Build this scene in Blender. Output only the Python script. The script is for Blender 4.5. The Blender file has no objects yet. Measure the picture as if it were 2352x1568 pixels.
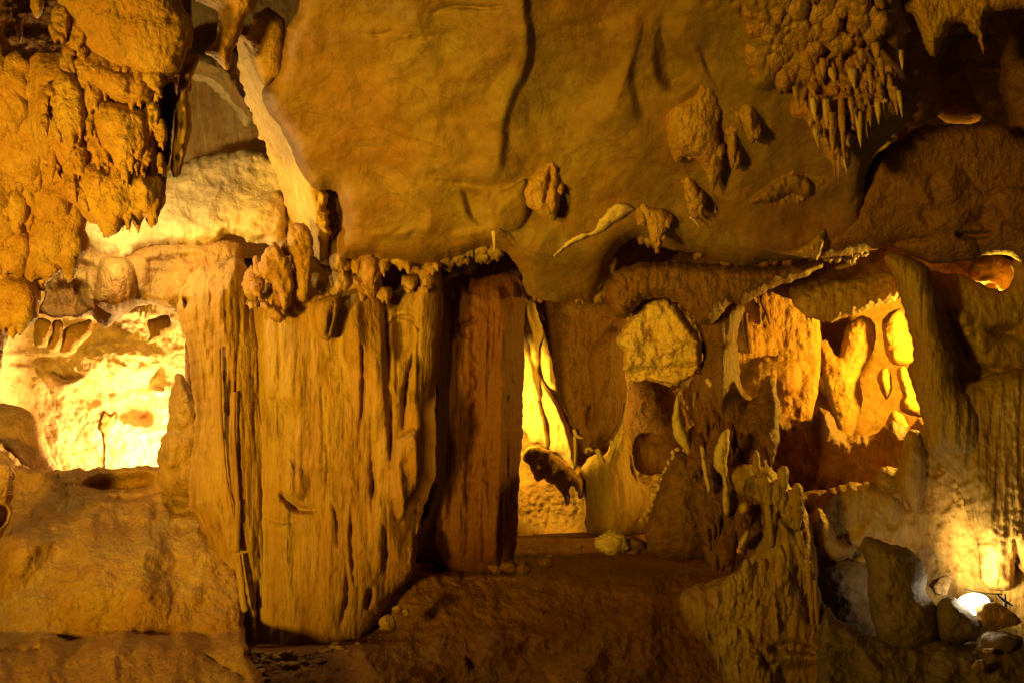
import bpy, math, random
import numpy as np

# ------------------------------------------------------------------ camera, world, lights
SC = bpy.context.scene
COL = SC.collection
CAMZ = 2.6
W = 2352.0                       # the photograph is measured in a 2352 x 1568 grid
cam = bpy.data.cameras.new('camera')
cam.lens = 36.0; cam.sensor_width = 36.0; cam.clip_end = 200.0
camo = bpy.data.objects.new('camera', cam); COL.objects.link(camo)
camo.location = (0, 0, CAMZ); camo.rotation_euler = (math.radians(90), 0, 0)
SC.camera = camo
wd = bpy.data.worlds.new('World'); SC.world = wd; wd.use_nodes = True
bg = wd.node_tree.nodes['Background']
bg.inputs[0].default_value = (1.0, 0.43, 0.035, 1); bg.inputs[1].default_value = 0.026
SC.view_settings.view_transform = 'Standard'; SC.view_settings.look = 'None'
SC.view_settings.exposure = 0.0; SC.view_settings.gamma = 1.0
SC.view_settings.use_curve_mapping = False

def P(u, v, Y):
    """a measured point of the photograph at the distance Y -> world"""
    return ((u - 1176.0) / W * Y, Y, CAMZ - (v - 784.0) / W * Y)

def lamp(name, loc, power, col, r=0.08, aim=None, cone=None, blend=0.5):
    l = bpy.data.lights.new(name, 'SPOT' if aim else 'POINT')
    l.energy = power; l.color = col; l.shadow_soft_size = r
    o = bpy.data.objects.new(name, l); COL.objects.link(o); o.location = loc
    if aim:
        import mathutils
        d = mathutils.Vector(aim) - mathutils.Vector(loc)
        o.rotation_euler = d.to_track_quat('-Z', 'Y').to_euler()
        l.spot_size = math.radians(cone); l.spot_blend = blend
    return o

WARM = (1.0, 0.545, 0.03)
AMB = (1.0, 0.50, 0.03)
PALE = (1.0, 0.70, 0.26)
lamp('show_and_fill_light', (-4.2, 1.2, 1.3), 2450, WARM, .34, aim=P(440, 620, 6.9), cone=64, blend=1.0)
lamp('show_and_fill_light', (-3.2, 0.3, 3.0), 1450, WARM, .34, aim=P(1850, 330, 6.2), cone=64, blend=1.0)  # second front spot, added as fill for the ceiling and right side
lamp('vault_fill_light', P(215, 470, 6.55), 75, PALE, .06)  # hidden fill added to brighten the vault
lamp('chamber_light', P(345, 1092, 9.05), 420, (1.0, 0.60, 0.19), .10)
lamp('chamber_light', P(1128, 950, 8.42), 170, (1.0, .56, .05), .06, aim=P(1290, 965, 9.3), cone=104, blend=.45)
lamp('chamber_light', P(2260, 790, 8.15), 430, AMB, .08)

# ------------------------------------------------------------------ noise
_rs = np.random.RandomState(7)
_perm = _rs.permutation(256); _perm = np.concatenate([_perm, _perm, _perm])
_g = _rs.normal(size=(256, 3)); _g /= np.linalg.norm(_g, axis=1)[:, None]

def perlin(x, y, z):
    xi = np.floor(x).astype(int); yi = np.floor(y).astype(int); zi = np.floor(z).astype(int)
    xf, yf, zf = x - xi, y - yi, z - zi
    xi &= 255; yi &= 255; zi &= 255
    f = lambda t: t * t * t * (t * (t * 6 - 15) + 10)
    a, b, c = f(xf), f(yf), f(zf)
    out = 0
    for dx in (0, 1):
        wx = a if dx else 1 - a
        for dy in (0, 1):
            wy = b if dy else 1 - b
            for dz in (0, 1):
                wz = c if dz else 1 - c
                h = _perm[_perm[_perm[xi + dx] + yi + dy] + zi + dz]
                g = _g[h]
                out = out + wx * wy * wz * (g[..., 0] * (xf - dx) + g[..., 1] * (yf - dy) + g[..., 2] * (zf - dz))
    return out * 1.5

def fbm(x, y, z, octv=4, kind='f', gain=0.5):
    s = 0; a = 1.0; tot = 0
    for i in range(octv):
        k = 2.03 ** i
        n = perlin(x * k + 13.7 * i, y * k + 5.1 * i, z * k + 9.3 * i)
        if kind == 'r': n = 1 - 2 * np.abs(n)          # sharp crests
        elif kind == 'b': n = 2 * np.abs(n) - 0.5      # rounded lumps, sharp valleys
        s = s + a * n; tot += a; a *= gain
    return s / tot

# ------------------------------------------------------------------ outlines
CROP = {'A': (0, 0), 'B': (752.6, 0), 'C': (1552.3, 0), 'D': (0, 517.4), 'E': (752.6, 517.4), 'F': (1552.3, 517.4),
        'G': (0, 1003.8), 'H': (752.6, 1003.8), 'I': (1552.3, 1003.8)}
def K(c, *pts):
    ox, oy = CROP[c]
    return [(ox + x * .36, oy + y * .36) for x, y in pts]

def chaikin(p, n, closed=True):
    p = np.array(p, float)
    for _ in range(n):
        q = np.roll(p, -1, 0) if closed else p[1:]
        a = p if closed else p[:-1]
        r = np.empty((2 * len(a), p.shape[1]))
        r[0::2] = a * .78 + q * .22; r[1::2] = a * .22 + q * .78
        if not closed: r = np.vstack([p[:1], r, p[-1:]])
        p = r
    return p

def resample(p, d, closed=True):
    q = np.vstack([p, p[:1]]) if closed else p
    L = np.concatenate([[0], np.cumsum(np.hypot(*(q[1:] - q[:-1]).T))])
    n = max(4, int(L[-1] / d))
    t = np.linspace(0, L[-1], n, endpoint=not closed)
    return np.stack([np.interp(t, L, q[:, 0]), np.interp(t, L, q[:, 1])], 1)

def jagged(p, amp, size, seed):
    if amp <= 0: return p
    n = np.roll(p, -1, 0) - np.roll(p, 1, 0)
    n = np.stack([n[:, 1], -n[:, 0]], 1) / (np.linalg.norm(n, axis=1)[:, None] + 1e-6)
    h = fbm(p[:, 0] / size, p[:, 1] / size, np.full(len(p), seed * 3.7), 4, 'f', .6)
    return p + n * (h * amp * 1.6)[:, None]

def seg_dist(U, V, poly, closed=True, near=False):
    d2 = np.full(U.shape, 1e12); nx = np.zeros_like(U); ny = np.zeros_like(U)
    n = len(poly)
    for i in range(n if closed else n - 1):
        ax, ay = poly[i]; bx, by = poly[(i + 1) % n]
        ex, ey = bx - ax, by - ay
        t = np.clip(((U - ax) * ex + (V - ay) * ey) / (ex * ex + ey * ey + 1e-9), 0, 1)
        px, py = ax + t * ex, ay + t * ey
        d = (U - px) ** 2 + (V - py) ** 2
        m = d < d2
        d2 = np.where(m, d, d2)
        if near: nx = np.where(m, px, nx); ny = np.where(m, py, ny)
    return (np.sqrt(d2), nx, ny) if near else np.sqrt(d2)

def inside(U, V, poly):
    r = np.zeros(U.shape, bool); n = len(poly)
    for i in range(n):
        ax, ay = poly[i]; bx, by = poly[(i + 1) % n]
        if ay == by: continue
        c = ((ay > V) != (by > V)) & (U < (bx - ax) * (V - ay) / (by - ay) + ax)
        r ^= c
    return r

def sstep(t): t = np.clip(t, 0, 1); return t * t * (3 - 2 * t)
def dome(t): t = np.clip(t, 0, 1); return np.sqrt(1 - (1 - t) ** 2)

STEP = 3.4
_seed = [0]

# shape operations on the relief, heights in grid units towards the viewer's side
def bulge(poly, amp, R=60, sm=2, soft=False):
    def f(U, V):
        p = resample(chaikin(poly, sm), 9)
        lo = p.min(0); hi = p.max(0); out = np.zeros_like(U)
        m = (U > lo[0]) & (U < hi[0]) & (V > lo[1]) & (V < hi[1])
        if not m.any(): return out
        u, v = U[m], V[m]
        d = np.where(inside(u, v, p), seg_dist(u, v, p), 0)
        out[m] = amp * (sstep(d / R) if soft else dome(d / R))
        return out
    return f
def stroke(pts, amp, w, sharp=False):
    def f(U, V):
        p = chaikin(pts, 2, False)
        lo = p.min(0) - 3 * w; hi = p.max(0) + 3 * w; out = np.zeros_like(U)
        m = (U > lo[0]) & (U < hi[0]) & (V > lo[1]) & (V < hi[1])
        if not m.any(): return out
        u, v = U[m], V[m]
        L = np.concatenate([[0], np.cumsum(np.hypot(*(p[1:] - p[:-1]).T))]); L /= L[-1]
        d2 = np.full(u.shape, 1e12); tt = np.zeros_like(u)
        for k in range(len(p) - 1):
            ex, ey = p[k + 1] - p[k]
            t = np.clip(((u - p[k][0]) * ex + (v - p[k][1]) * ey) / (ex * ex + ey * ey + 1e-9), 0, 1)
            q = (u - p[k][0] - t * ex) ** 2 + (v - p[k][1] - t * ey) ** 2
            c = q < d2; d2 = np.where(c, q, d2); tt = np.where(c, L[k] + t * (L[k + 1] - L[k]), tt)
        d = np.sqrt(d2)
        tap = np.sqrt(np.clip(np.sin(np.pi * np.clip(tt, .0, 1)), 0, 1))
        wob = .55 + .9 * np.abs(perlin(u / 37, v / 37, np.full(d.shape, amp * .31)))
        ww = w * (.45 + .55 * tap)
        out[m] = amp * tap * (np.exp(-d / ww) if sharp else np.exp(-(d / ww) ** 2)) * wob
        return out
    return f
def ledge(pts, amp, fall, side=1):
    """a step in the rock: a sharp edge on one side of the line that fades out away from it"""
    def f(U, V):
        p = chaikin(pts, 2, False)
        lo = p.min(0) - 3 * fall; hi = p.max(0) + 3 * fall; out = np.zeros_like(U)
        m = (U > lo[0]) & (U < hi[0]) & (V > lo[1]) & (V < hi[1])
        if not m.any(): return out
        u, v = U[m], V[m]
        L = np.concatenate([[0], np.cumsum(np.hypot(*(p[1:] - p[:-1]).T))]); L /= L[-1]
        d2 = np.full(u.shape, 1e12); tt = np.zeros_like(u); sg = np.zeros_like(u)
        for k in range(len(p) - 1):
            ex, ey = p[k + 1] - p[k]
            dx, dy = u - p[k][0], v - p[k][1]
            t = np.clip((dx * ex + dy * ey) / (ex * ex + ey * ey + 1e-9), 0, 1)
            q = (dx - t * ex) ** 2 + (dy - t * ey) ** 2
            c = q < d2; d2 = np.where(c, q, d2); tt = np.where(c, L[k] + t * (L[k + 1] - L[k]), tt); sg = np.where(c, np.sign(ex * dy - ey * dx), sg)
        d = np.sqrt(d2); tap = np.sin(np.pi * tt) ** .6
        out[m] = amp * tap * np.where(sg * side > 0, np.exp(-(d / fall)) * sstep(d / 24), 0)
        return out
    return f
def streaks(poly, n, seed, amp=(-14, -4), width=(1.8, 4.5), length=(60, 320), lean=.03):
    """many thin random drip grooves and ribs running down a fluted face"""
    rs = random.Random(seed); p = np.array(poly); lo = p.min(0); hi = p.max(0)
    fs = []
    while len(fs) < n:
        u = rs.uniform(lo[0], hi[0]); v = rs.uniform(lo[1], hi[1])
        if not inside(np.array([u]), np.array([v]), p)[0]: continue
        l = rs.uniform(*length); a = rs.uniform(*amp) * (1 if rs.random() < .75 else -.6)
        pts = [(u + rs.uniform(-5, 5) + lean * k * l / 4, v - l / 2 + k * l / 4) for k in range(5)]
        fs.append(stroke(pts, a, rs.uniform(*width)))
    return lambda U, V: sum(f(U, V) for f in fs)
def patch(poly, amp, size, kind='b', stretch=(1, 1), soft=50, octv=4):
    def f(U, V):
        p = resample(chaikin(poly, 2), 12)
        lo = p.min(0); hi = p.max(0); out = np.zeros_like(U)
        m = (U > lo[0]) & (U < hi[0]) & (V > lo[1]) & (V < hi[1])
        if not m.any(): return out
        u, v = U[m], V[m]
        d = np.where(inside(u, v, p), seg_dist(u, v, p), 0)
        out[m] = amp * sstep(d / soft) * fbm(u / size / stretch[0], v / size / stretch[1], np.full(u.shape, amp * .77), octv, kind, .55)
        return out
    return f

def relief(outline, Y, front=60, R=60, back=40, jag=3, jsize=30, sm=1, noise=(), ops=(), closed=True, step=None, det=1.0):
    """a solid of rock with this outline: rounded front, rounded back, thickness; returns (verts, faces)"""
    _seed[0] += 1; sd = _seed[0]
    step = step or STEP
    p = resample(chaikin(outline, sm), max(4.0, step * 1.3))
    p = jagged(p, jag, jsize, sd)
    lo = p.min(0) - step; hi = p.max(0) + step
    us = np.arange(lo[0], hi[0] + step, step); vs = np.arange(lo[1], hi[1] + step, step)
    U, V = np.meshgrid(us, vs)
    d, nx, ny = seg_dist(U, V, p, True, True)
    ins = inside(U, V, p)
    ring = ~ins & (d < step * 1.5)
    use_ins = ins
    U = np.where(ring, nx, U); V = np.where(ring, ny, V)
    d = np.where(ins, d, 0.0)
    Yb = Y(U, V) if callable(Y) else np.full(U.shape, float(Y))
    pr = dome(d / R)
    if R > .5 * d.max() and U.size < 26000:          # small pieces are inflated like a cushion, without a crease along their middle
        k = ins.astype(float); ph = d * k / (d.max() + 1e-6) * (d.max() / step) ** 2 * .6
        for _ in range(int(1.6 * max(U.shape))):
            q = np.pad(ph, 1)
            ph = k * (.25 * (q[:-2, 1:-1] + q[2:, 1:-1] + q[1:-1, :-2] + q[1:-1, 2:]) + .5)
        pr = np.sqrt(ph / (ph.max() + 1e-9))
    h = front * pr
    fade = .12 + .88 * sstep(d / (R * .5))
    for f in ops: h = h + f(U, V) * sstep(d / 10)
    zz = np.full(U.shape, sd * 7.31)
    for (amp, size, st, kind, octv) in noise:
        h = h + amp * fade * fbm(U / size / st[0] + sd, V / size / st[1], zz, octv, kind)
    if det > 0:
        wx = 9 * fbm(U / 40, V / 40, zz + 5, 2); wy = 9 * fbm(U / 40 + 9, V / 40, zz + 8, 2)
        m = .35 + .65 * sstep(fbm(U / 120, V / 120, zz + 2, 2) * 1.6 + .5)
        h = h + det * fade * m * (7.5 * fbm((U + wx) / 52, (V + wy) / 66, zz, 5, 'r', .6) + 3.6 * fbm((U + wx) / 15, (V + wy) / 19, zz + 3, 3, 'f', .6))
    fY = Yb - h * Yb / W
    # cells with at least one inner corner
    a = use_ins
    cell = (a[:-1, :-1] | a[1:, :-1] | a[:-1, 1:] | a[1:, 1:])
    idx = np.arange(U.size).reshape(U.shape)
    q = np.stack([idx[:-1, :-1], idx[1:, :-1], idx[1:, 1:], idx[:-1, 1:]], -1)[cell]
    fr = np.stack(P(U, V, fY), -1).reshape(-1, 3)
    used = np.unique(q)
    remap = np.full(U.size, -1); remap[used] = np.arange(len(used))
    V1 = fr[used]; F1 = remap[q]
    if closed:
        bY = Yb + back * pr * Yb / W + .002
        bk = np.stack(P(U, V, bY), -1).reshape(-1, 3)[used]
        isring = (~use_ins).reshape(-1)[used]
        m2 = np.where(isring, np.arange(len(used)), len(used) + np.cumsum(~isring) - 1)
        V1 = np.vstack([V1, bk[~isring]])
        F2 = m2[F1][:, ::-1]
        # a cell whose four corners all lie on the rim would be doubled
        F1 = np.vstack([F1, F2])
    return V1, F1

def tube(pts, Y, n=10, rough=.12, flat=1.0, size=25, dy=None, cap=True):
    """a tapering stone rod through (u, v, radius) points"""
    _seed[0] += 1; sd = _seed[0]
    p = chaikin(pts, 2, False)
    t = np.concatenate([[0], np.cumsum(np.hypot(*(p[1:, :2] - p[:-1, :2]).T))])
    m = max(4, int(t[-1] / 6)); m = min(m, 90)
    s = np.linspace(0, t[-1], m)
    c = np.stack([np.interp(s, t, p[:, k]) for k in range(3)], 1)
    tg = np.gradient(c[:, :2], axis=0); tg /= np.linalg.norm(tg, axis=1)[:, None] + 1e-9
    th = np.linspace(0, 2 * np.pi, n, endpoint=False)
    r = c[:, 2][:, None] * (1 + rough * 1.8 * fbm(np.cos(th)[None] * 1.4 + s[:, None] / size, np.sin(th)[None] * 1.4 + sd, s[:, None] / size + 0 * th[None], 3))
    ou = c[:, 0][:, None] + r * np.cos(th)[None] * tg[:, 1][:, None]
    ov = c[:, 1][:, None] - r * np.cos(th)[None] * tg[:, 0][:, None]
    Yc = np.interp(s, [0, t[-1]], Y if isinstance(Y, (tuple, list)) else (Y, Y))[:, None]
    YY = Yc - r * np.sin(th)[None] * flat * Yc / W
    v = np.stack(P(ou, ov, YY), -1).reshape(-1, 3)
    i = np.arange(m * n).reshape(m, n)
    j = np.roll(i, -1, 1)
    f = np.stack([i[:-1], i[1:], j[1:], j[:-1]], -1).reshape(-1, 4)
    # closed ends
    v = np.vstack([v, v[:n].mean(0), v[-n:].mean(0)])
    e0 = np.stack([np.full(n, m * n), i[0], j[0], j[0]], -1); e1 = np.stack([np.full(n, m * n + 1), j[-1], i[-1], i[-1]], -1)
    return v, np.vstack([f, e0, e1])

def rock(u, v, ru, rv, Y, rd=None, rough=.26, facets=16, sub=26, seed=None, sharp=.72, fine=.08):
    """an angular boulder"""
    _seed[0] += 1; rs = np.random.RandomState((seed or _seed[0]) * 11 + 3)
    rd = rd or (ru + rv) / 2
    nt, nph = sub, int(sub * 1.8)
    a = np.linspace(0, np.pi, nt)[:, None]; b = np.linspace(0, 2 * np.pi, nph, endpoint=False)[None]
    d = np.stack([np.sin(a) * np.cos(b), np.sin(a) * np.sin(b), np.cos(a) + 0 * b], -1)
    r = np.ones(d.shape[:2])
    for _ in range(facets):
        n = rs.normal(size=3); n /= np.linalg.norm(n)
        c = d @ n; lim = rs.uniform(sharp - .12, sharp + .1)
        r = np.where(c > .05, np.minimum(r, lim / np.maximum(c, .05)), r)
    s = rs.uniform(0, 90)
    r = r * (1 + rough * fbm(d[..., 0] * 1.5 + s, d[..., 1] * 1.5, d[..., 2] * 1.5, 4) + fine * fbm(d[..., 0] * 6 + s, d[..., 1] * 6, d[..., 2] * 6, 3, 'r'))
    uu = u + d[..., 0] * r * ru; vv = v - d[..., 2] * r * rv; YY = Y + d[..., 1] * r * rd * Y / W
    ve = np.stack(P(uu, vv, YY), -1)
    top = ve[0].mean(0); bot = ve[-1].mean(0)
    ve[0] = top; ve[-1] = bot
    i = np.arange(nt * nph).reshape(nt, nph); j = np.roll(i, -1, 1)
    f = np.stack([i[:-1], i[1:], j[1:], j[:-1]], -1).reshape(-1, 4)
    return ve.reshape(-1, 3), f

def flakes(region, n, Yf, seed, w=(22, 50), hr=(1.2, 2.1), lift=(.02, .09), front=.45, clip=None):
    """overlapping ragged scales of stone with toothed lower ends, rooted in the surface at their tops"""
    rs = random.Random(seed); p = np.array(region); lo = p.min(0); hi = p.max(0); out = []
    while len(out) < n:
        u = rs.uniform(lo[0], hi[0]); v = rs.uniform(lo[1], hi[1])
        if not inside(np.array([u]), np.array([v]), p)[0]: continue
        a = rs.uniform(*w); h = a * rs.uniform(*hr); j = lambda x: x + rs.uniform(-.09, .09)
        q = [(j(-.45), j(-.35)), (j(-.2), j(-.5)), (j(.25), j(-.5)), (j(.5), j(-.25)), (j(.46), j(.12)), (j(.30), j(.22)), (j(.16), j(.5)), (j(.0), j(.26)), (j(-.16), j(.44)), (j(-.28), j(.18)), (j(-.48), j(.08))]
        q = [(u + x * a, v + y * h) for x, y in q]
        lf = rs.uniform(*lift); v0 = v - h / 2
        yf = (lambda U, V, lf=lf, v0=v0, h=h: (Yf(U, V) if callable(Yf) else Yf) + .05 - (lf + .05) * np.clip((V - v0) / h, 0, 1))
        out.append(relief(q, yf, a * front, a * .42, a * .25, a * .09, a * .5, 1, step=max(2.4, a / 14),
                          noise=((a * .16, a * .5, (1, 1.6), 'r', 4), (a * .12, a * .3, (1, 1), 'f', 3))))
    return join(*out)

def join(*ms):
    vs = []; fs = []; o = 0
    for v, f in ms:
        vs.append(v); fs.append(f + o); o += len(v)
    return np.vstack(vs), np.vstack(fs)

# ------------------------------------------------------------------ objects
def make(name, m, mat, parent=None, base=None):
    v, f = m
    tri = f[:, 2] == f[:, 3]
    off = np.array(parent.location if parent else (base if base is not None else
          ((v[:, 0].min() + v[:, 0].max()) / 2, (v[:, 1].min() + v[:, 1].max()) / 2, v[:, 2].min())))
    if parent is not None and parent.parent is not None: off = off + np.array(parent.parent.location)
    me = bpy.data.meshes.new(name)
    fl = [f[~tri].reshape(-1), f[tri][:, :3].reshape(-1)]
    loops = np.concatenate(fl); nq = int((~tri).sum()); nt = int(tri.sum())
    me.vertices.add(len(v)); me.vertices.foreach_set('co', (v - off).astype(np.float32).reshape(-1))
    me.loops.add(len(loops)); me.loops.foreach_set('vertex_index', loops.astype(np.int32))
    me.polygons.add(nq + nt)
    st = np.concatenate([np.arange(nq) * 4, nq * 4 + np.arange(nt) * 3]).astype(np.int32)
    me.polygons.foreach_set('loop_start', st)
    me.polygons.foreach_set('use_smooth', np.ones(nq + nt, bool))
    me.update(calc_edges=True); me.validate()
    me.materials.append(mat)
    o = bpy.data.objects.new(name, me); COL.objects.link(o)
    if parent is not None: o.parent = parent
    else: o.location = off
    return o

def tag(o, label, cat, group=None):
    o['label'] = label; o['category'] = cat
    if group: o['group'] = group
    return o
def struct(name, m, mat, kind='structure'):
    o = make(name, m, mat); o['kind'] = kind; return o
def single(name, m, mat, label, cat, group=None):
    return tag(make(name, m, mat), label, cat, group)
def thing(name, loc, label, cat, group=None):
    o = bpy.data.objects.new(name, None); COL.objects.link(o); o.location = loc; o.empty_display_size = .1
    return tag(o, label, cat, group)

# ------------------------------------------------------------------ materials
def stone(name, base, alt, stain, size=.35, streak=False, bump=.5, fine=60, rough=.62, mixw=.85, stainw=.7, crust=.45):
    m = bpy.data.materials.new(name); m.use_nodes = True
    N = m.node_tree.nodes; L = m.node_tree.links
    b = N['Principled BSDF']; b.inputs['Roughness'].default_value = rough
    b.inputs['Specular IOR Level'].default_value = .25
    tc = N.new('ShaderNodeTexCoord'); mp = N.new('ShaderNodeMapping')
    mp.inputs['Scale'].default_value = (1, 1, .16) if streak else (1, 1, .8)
    L.new(tc.outputs['Object'], mp.inputs['Vector'])
    def noise(scale, det=6, ro=.6, src=None, dist=.4):
        n = N.new('ShaderNodeTexNoise'); n.inputs['Scale'].default_value = scale
        n.inputs['Detail'].default_value = det; n.inputs['Roughness'].default_value = ro; n.inputs['Distortion'].default_value = dist
        L.new((src or mp).outputs[0], n.inputs['Vector']); return n
    def ramp(src, lo, hi):
        r = N.new('ShaderNodeMapRange'); r.inputs['From Min'].default_value = lo; r.inputs['From Max'].default_value = hi
        L.new(src.outputs['Fac'], r.inputs['Value']); return r
    def mix(fac, c1, c2, w):
        x = N.new('ShaderNodeMix'); x.data_type = 'RGBA'
        mu = N.new('ShaderNodeMath'); mu.operation = 'MULTIPLY'; mu.inputs[1].default_value = w
        L.new(fac.outputs[0], mu.inputs[0]); L.new(mu.outputs[0], x.inputs['Factor'])
        for c, k in ((c1, 'A'), (c2, 'B')):
            s = [i for i in x.inputs if i.name == k and i.type == 'RGBA'][0]
            if isinstance(c, tuple): s.default_value = (*c, 1)
            else: L.new([o for o in c.outputs if o.type == 'RGBA'][0], s)
        return x
    n1 = noise(1 / size); n2 = noise(3.1 / size, 8, .68); n3 = noise(9 / size, 5, .65)
    x = mix(ramp(n1, .38, .66), base, alt, mixw)
    x = mix(ramp(n2, .50, .72), x, stain, stainw)
    n4 = noise(1.7 / size, 9, .7, dist=1.2); n5 = noise(.55 / size, 4, .6)
    x = mix(ramp(n4, .54, .70), x, tuple(min(.8, c * k) for c, k in zip(base, (1.45, 1.6, 1.75))), crust)
    x = mix(ramp(n5, .48, .66), x, (base[0] * .82, base[1] * .62, base[2] * .5), .55)
    n6 = noise(1.25 / size, 7, .62, dist=1.6)
    sb = N.new('ShaderNodeMath'); sb.operation = 'SUBTRACT'; sb.inputs[1].default_value = .5; L.new(n6.outputs['Fac'], sb.inputs[0])
    ab = N.new('ShaderNodeMath'); ab.operation = 'ABSOLUTE'; L.new(sb.outputs[0], ab.inputs[0])
    vein = N.new('ShaderNodeMapRange'); vein.inputs['From Min'].default_value = .014; vein.inputs['From Max'].default_value = .0
    L.new(ab.outputs[0], vein.inputs['Value'])
    x = mix(vein, x, tuple(c * .3 for c in base), .42)
    x = mix(ramp(n3, .45, .80), x, tuple(c * .5 for c in base), .55)
    L.new([o for o in x.outputs if o.type == 'RGBA'][0], b.inputs['Base Color'])
    nf = noise(fine, 4, .6); nm = noise(fine / 4.5, 5, .6)
    ad = N.new('ShaderNodeMath'); ad.operation = 'MULTIPLY_ADD'; ad.inputs[1].default_value = 2.2
    L.new(nm.outputs['Fac'], ad.inputs[0]); L.new(nf.outputs['Fac'], ad.inputs[2])
    bu = N.new('ShaderNodeBump'); bu.inputs['Strength'].default_value = bump; bu.inputs['Distance'].default_value = .016
    L.new(ad.outputs[0], bu.inputs['Height']); L.new(bu.outputs[0], b.inputs['Normal'])
    return m

OCHRE = stone('ochre_limestone', (.44, .285, .085), (.36, .165, .04), (.14, .065, .02), .4, bump=.9)
ROUGH = stone('rough_limestone', (.47, .295, .085), (.36, .16, .04), (.10, .045, .014), .22, bump=1.0, fine=45)
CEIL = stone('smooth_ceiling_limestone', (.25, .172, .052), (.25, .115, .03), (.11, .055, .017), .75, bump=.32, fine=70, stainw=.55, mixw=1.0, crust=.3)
FLUTE = stone('fluted_flowstone', (.42, .275, .08), (.32, .15, .04), (.11, .05, .016), .26, streak=True, bump=.7, fine=50, stainw=.85)
REDCOL = stone('red_brown_flowstone', (.17, .068, .02), (.14, .05, .015), (.07, .028, .01), .22, streak=True, bump=.6, fine=50)  # red clay tone, darkened further for the shade on the column
CREAM = stone('cream_limestone', (.60, .47, .22), (.52, .38, .15), (.30, .19, .07), .5, bump=.5)
BROWN = stone('brown_limestone', (.21, .11, .032), (.17, .07, .02), (.07, .03, .01), .35, bump=.9, crust=.25)  # brown rock, darkened further in place of shade on the middle wall
OLIVE = stone('olive_flowstone', (.40, .28, .085), (.31, .16, .045), (.12, .06, .02), .25, streak=True, bump=.7)
GREY = stone('grey_brown_limestone', (.19, .135, .085), (.15, .10, .058), (.07, .045, .027), .35, bump=.7)
CHALK = stone('crusted_limestone', (.72, .52, .20), (.62, .40, .12), (.22, .11, .03), .16, bump=1.0, fine=38, stainw=.75)

FLOOR = stone('trodden_clay_floor', (.25, .125, .038), (.20, .088, .024), (.10, .042, .014), .4, bump=1.0, fine=40, crust=.3)
CHAMBER = stone('lit_chamber_limestone', (.74, .60, .36), (.66, .48, .22), (.30, .15, .04), .28, bump=1.0, fine=36, stainw=.8, crust=.3)  # stone made paler to carry the whitening of the chamber lamp

N_ROUGH = ((12, 70, (1, 1.3), 'r', 5), (12, 60, (1, 1), 'f', 5))
N_SMOOTH = ((10, 160, (1, 1), 'f', 4), (1.6, 22, (1, 1), 'f', 3))
N_FLUTE = ((2.6, 22, (1, 16), 'f', 3), (16, 80, (1, 6), 'f', 4), (5, 22, (1, 1.6), 'f', 4))
N_ROCK = ((16, 90, (1, 1), 'r', 4), (5, 25, (1, 1), 'b', 4))

def ramp_y(v0, y0, v1, y1):
    return lambda U, V: y0 + (y1 - y0) * np.clip((V - v0) / (v1 - v0), -.4, 1.3)
def rect(u0, v0, u1, v1): return [(u0, v0), (u1, v0), (u1, v1), (u0, v1)]

# ================================================================== STRUCTURE
# far wall closing the cave
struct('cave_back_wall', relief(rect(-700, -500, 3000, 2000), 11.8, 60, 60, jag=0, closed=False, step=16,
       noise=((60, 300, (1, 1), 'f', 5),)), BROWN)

# left chamber, brightly lit
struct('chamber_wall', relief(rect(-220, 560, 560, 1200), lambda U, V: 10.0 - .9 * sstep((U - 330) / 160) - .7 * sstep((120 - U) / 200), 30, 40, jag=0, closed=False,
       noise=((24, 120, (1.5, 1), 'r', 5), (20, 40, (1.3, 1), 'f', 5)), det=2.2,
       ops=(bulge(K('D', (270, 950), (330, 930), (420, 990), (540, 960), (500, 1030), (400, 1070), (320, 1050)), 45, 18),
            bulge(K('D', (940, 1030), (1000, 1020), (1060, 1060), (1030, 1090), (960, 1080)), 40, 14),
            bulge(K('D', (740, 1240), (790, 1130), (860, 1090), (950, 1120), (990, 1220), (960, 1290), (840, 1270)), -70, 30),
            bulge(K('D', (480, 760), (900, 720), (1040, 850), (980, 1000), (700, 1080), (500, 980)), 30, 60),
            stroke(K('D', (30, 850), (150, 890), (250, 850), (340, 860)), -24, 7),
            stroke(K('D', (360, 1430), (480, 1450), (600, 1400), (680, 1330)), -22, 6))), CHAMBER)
# slit chamber and passages behind the middle of the wall
struct('passage_wall', relief(rect(1100, 640, 1720, 1320), lambda U, V: 9.5 - .5 * sstep((V - 1180) / 140), 40, 40, jag=0, closed=False,
       noise=((22, 70, (1, 2.2), 'f', 4), (8, 20, (1, 1), 'b', 4)),
       ops=(patch(K('H', (1180, 300), (1640, 300), (1650, 760), (1180, 760)), 14, 16, 'b'),)), OCHRE)
# right chamber
struct('chamber_wall', relief(rect(1640, 560, 2420, 1260), 9.9, 30, 40, jag=0, closed=False,
       noise=((34, 150, (1, 1.3), 'f', 4), (9, 30, (1, 1.5), 'b', 4))), OCHRE)
# recess under the ceiling lip
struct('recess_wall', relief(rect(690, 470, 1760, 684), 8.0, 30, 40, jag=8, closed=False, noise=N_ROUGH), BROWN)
# partition added behind the row of columns to block light between the chambers
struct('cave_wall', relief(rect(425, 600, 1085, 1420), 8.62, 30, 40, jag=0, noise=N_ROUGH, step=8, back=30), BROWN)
struct('recess_wall', relief(rect(1700, 500, 2260, 690), 7.7, 30, 40, jag=6, noise=N_ROUGH, back=30), BROWN)  # added to block chamber light leaking up over the right window
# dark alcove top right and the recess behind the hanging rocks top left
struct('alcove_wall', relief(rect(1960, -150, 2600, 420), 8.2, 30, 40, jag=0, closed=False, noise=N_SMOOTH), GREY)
struct('recess_wall', relief(rect(-260, -220, 440, 330), lambda U, V: 6.9 + 0 * U, 30, 40, jag=0, closed=False, noise=N_ROCK), BROWN)
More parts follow.
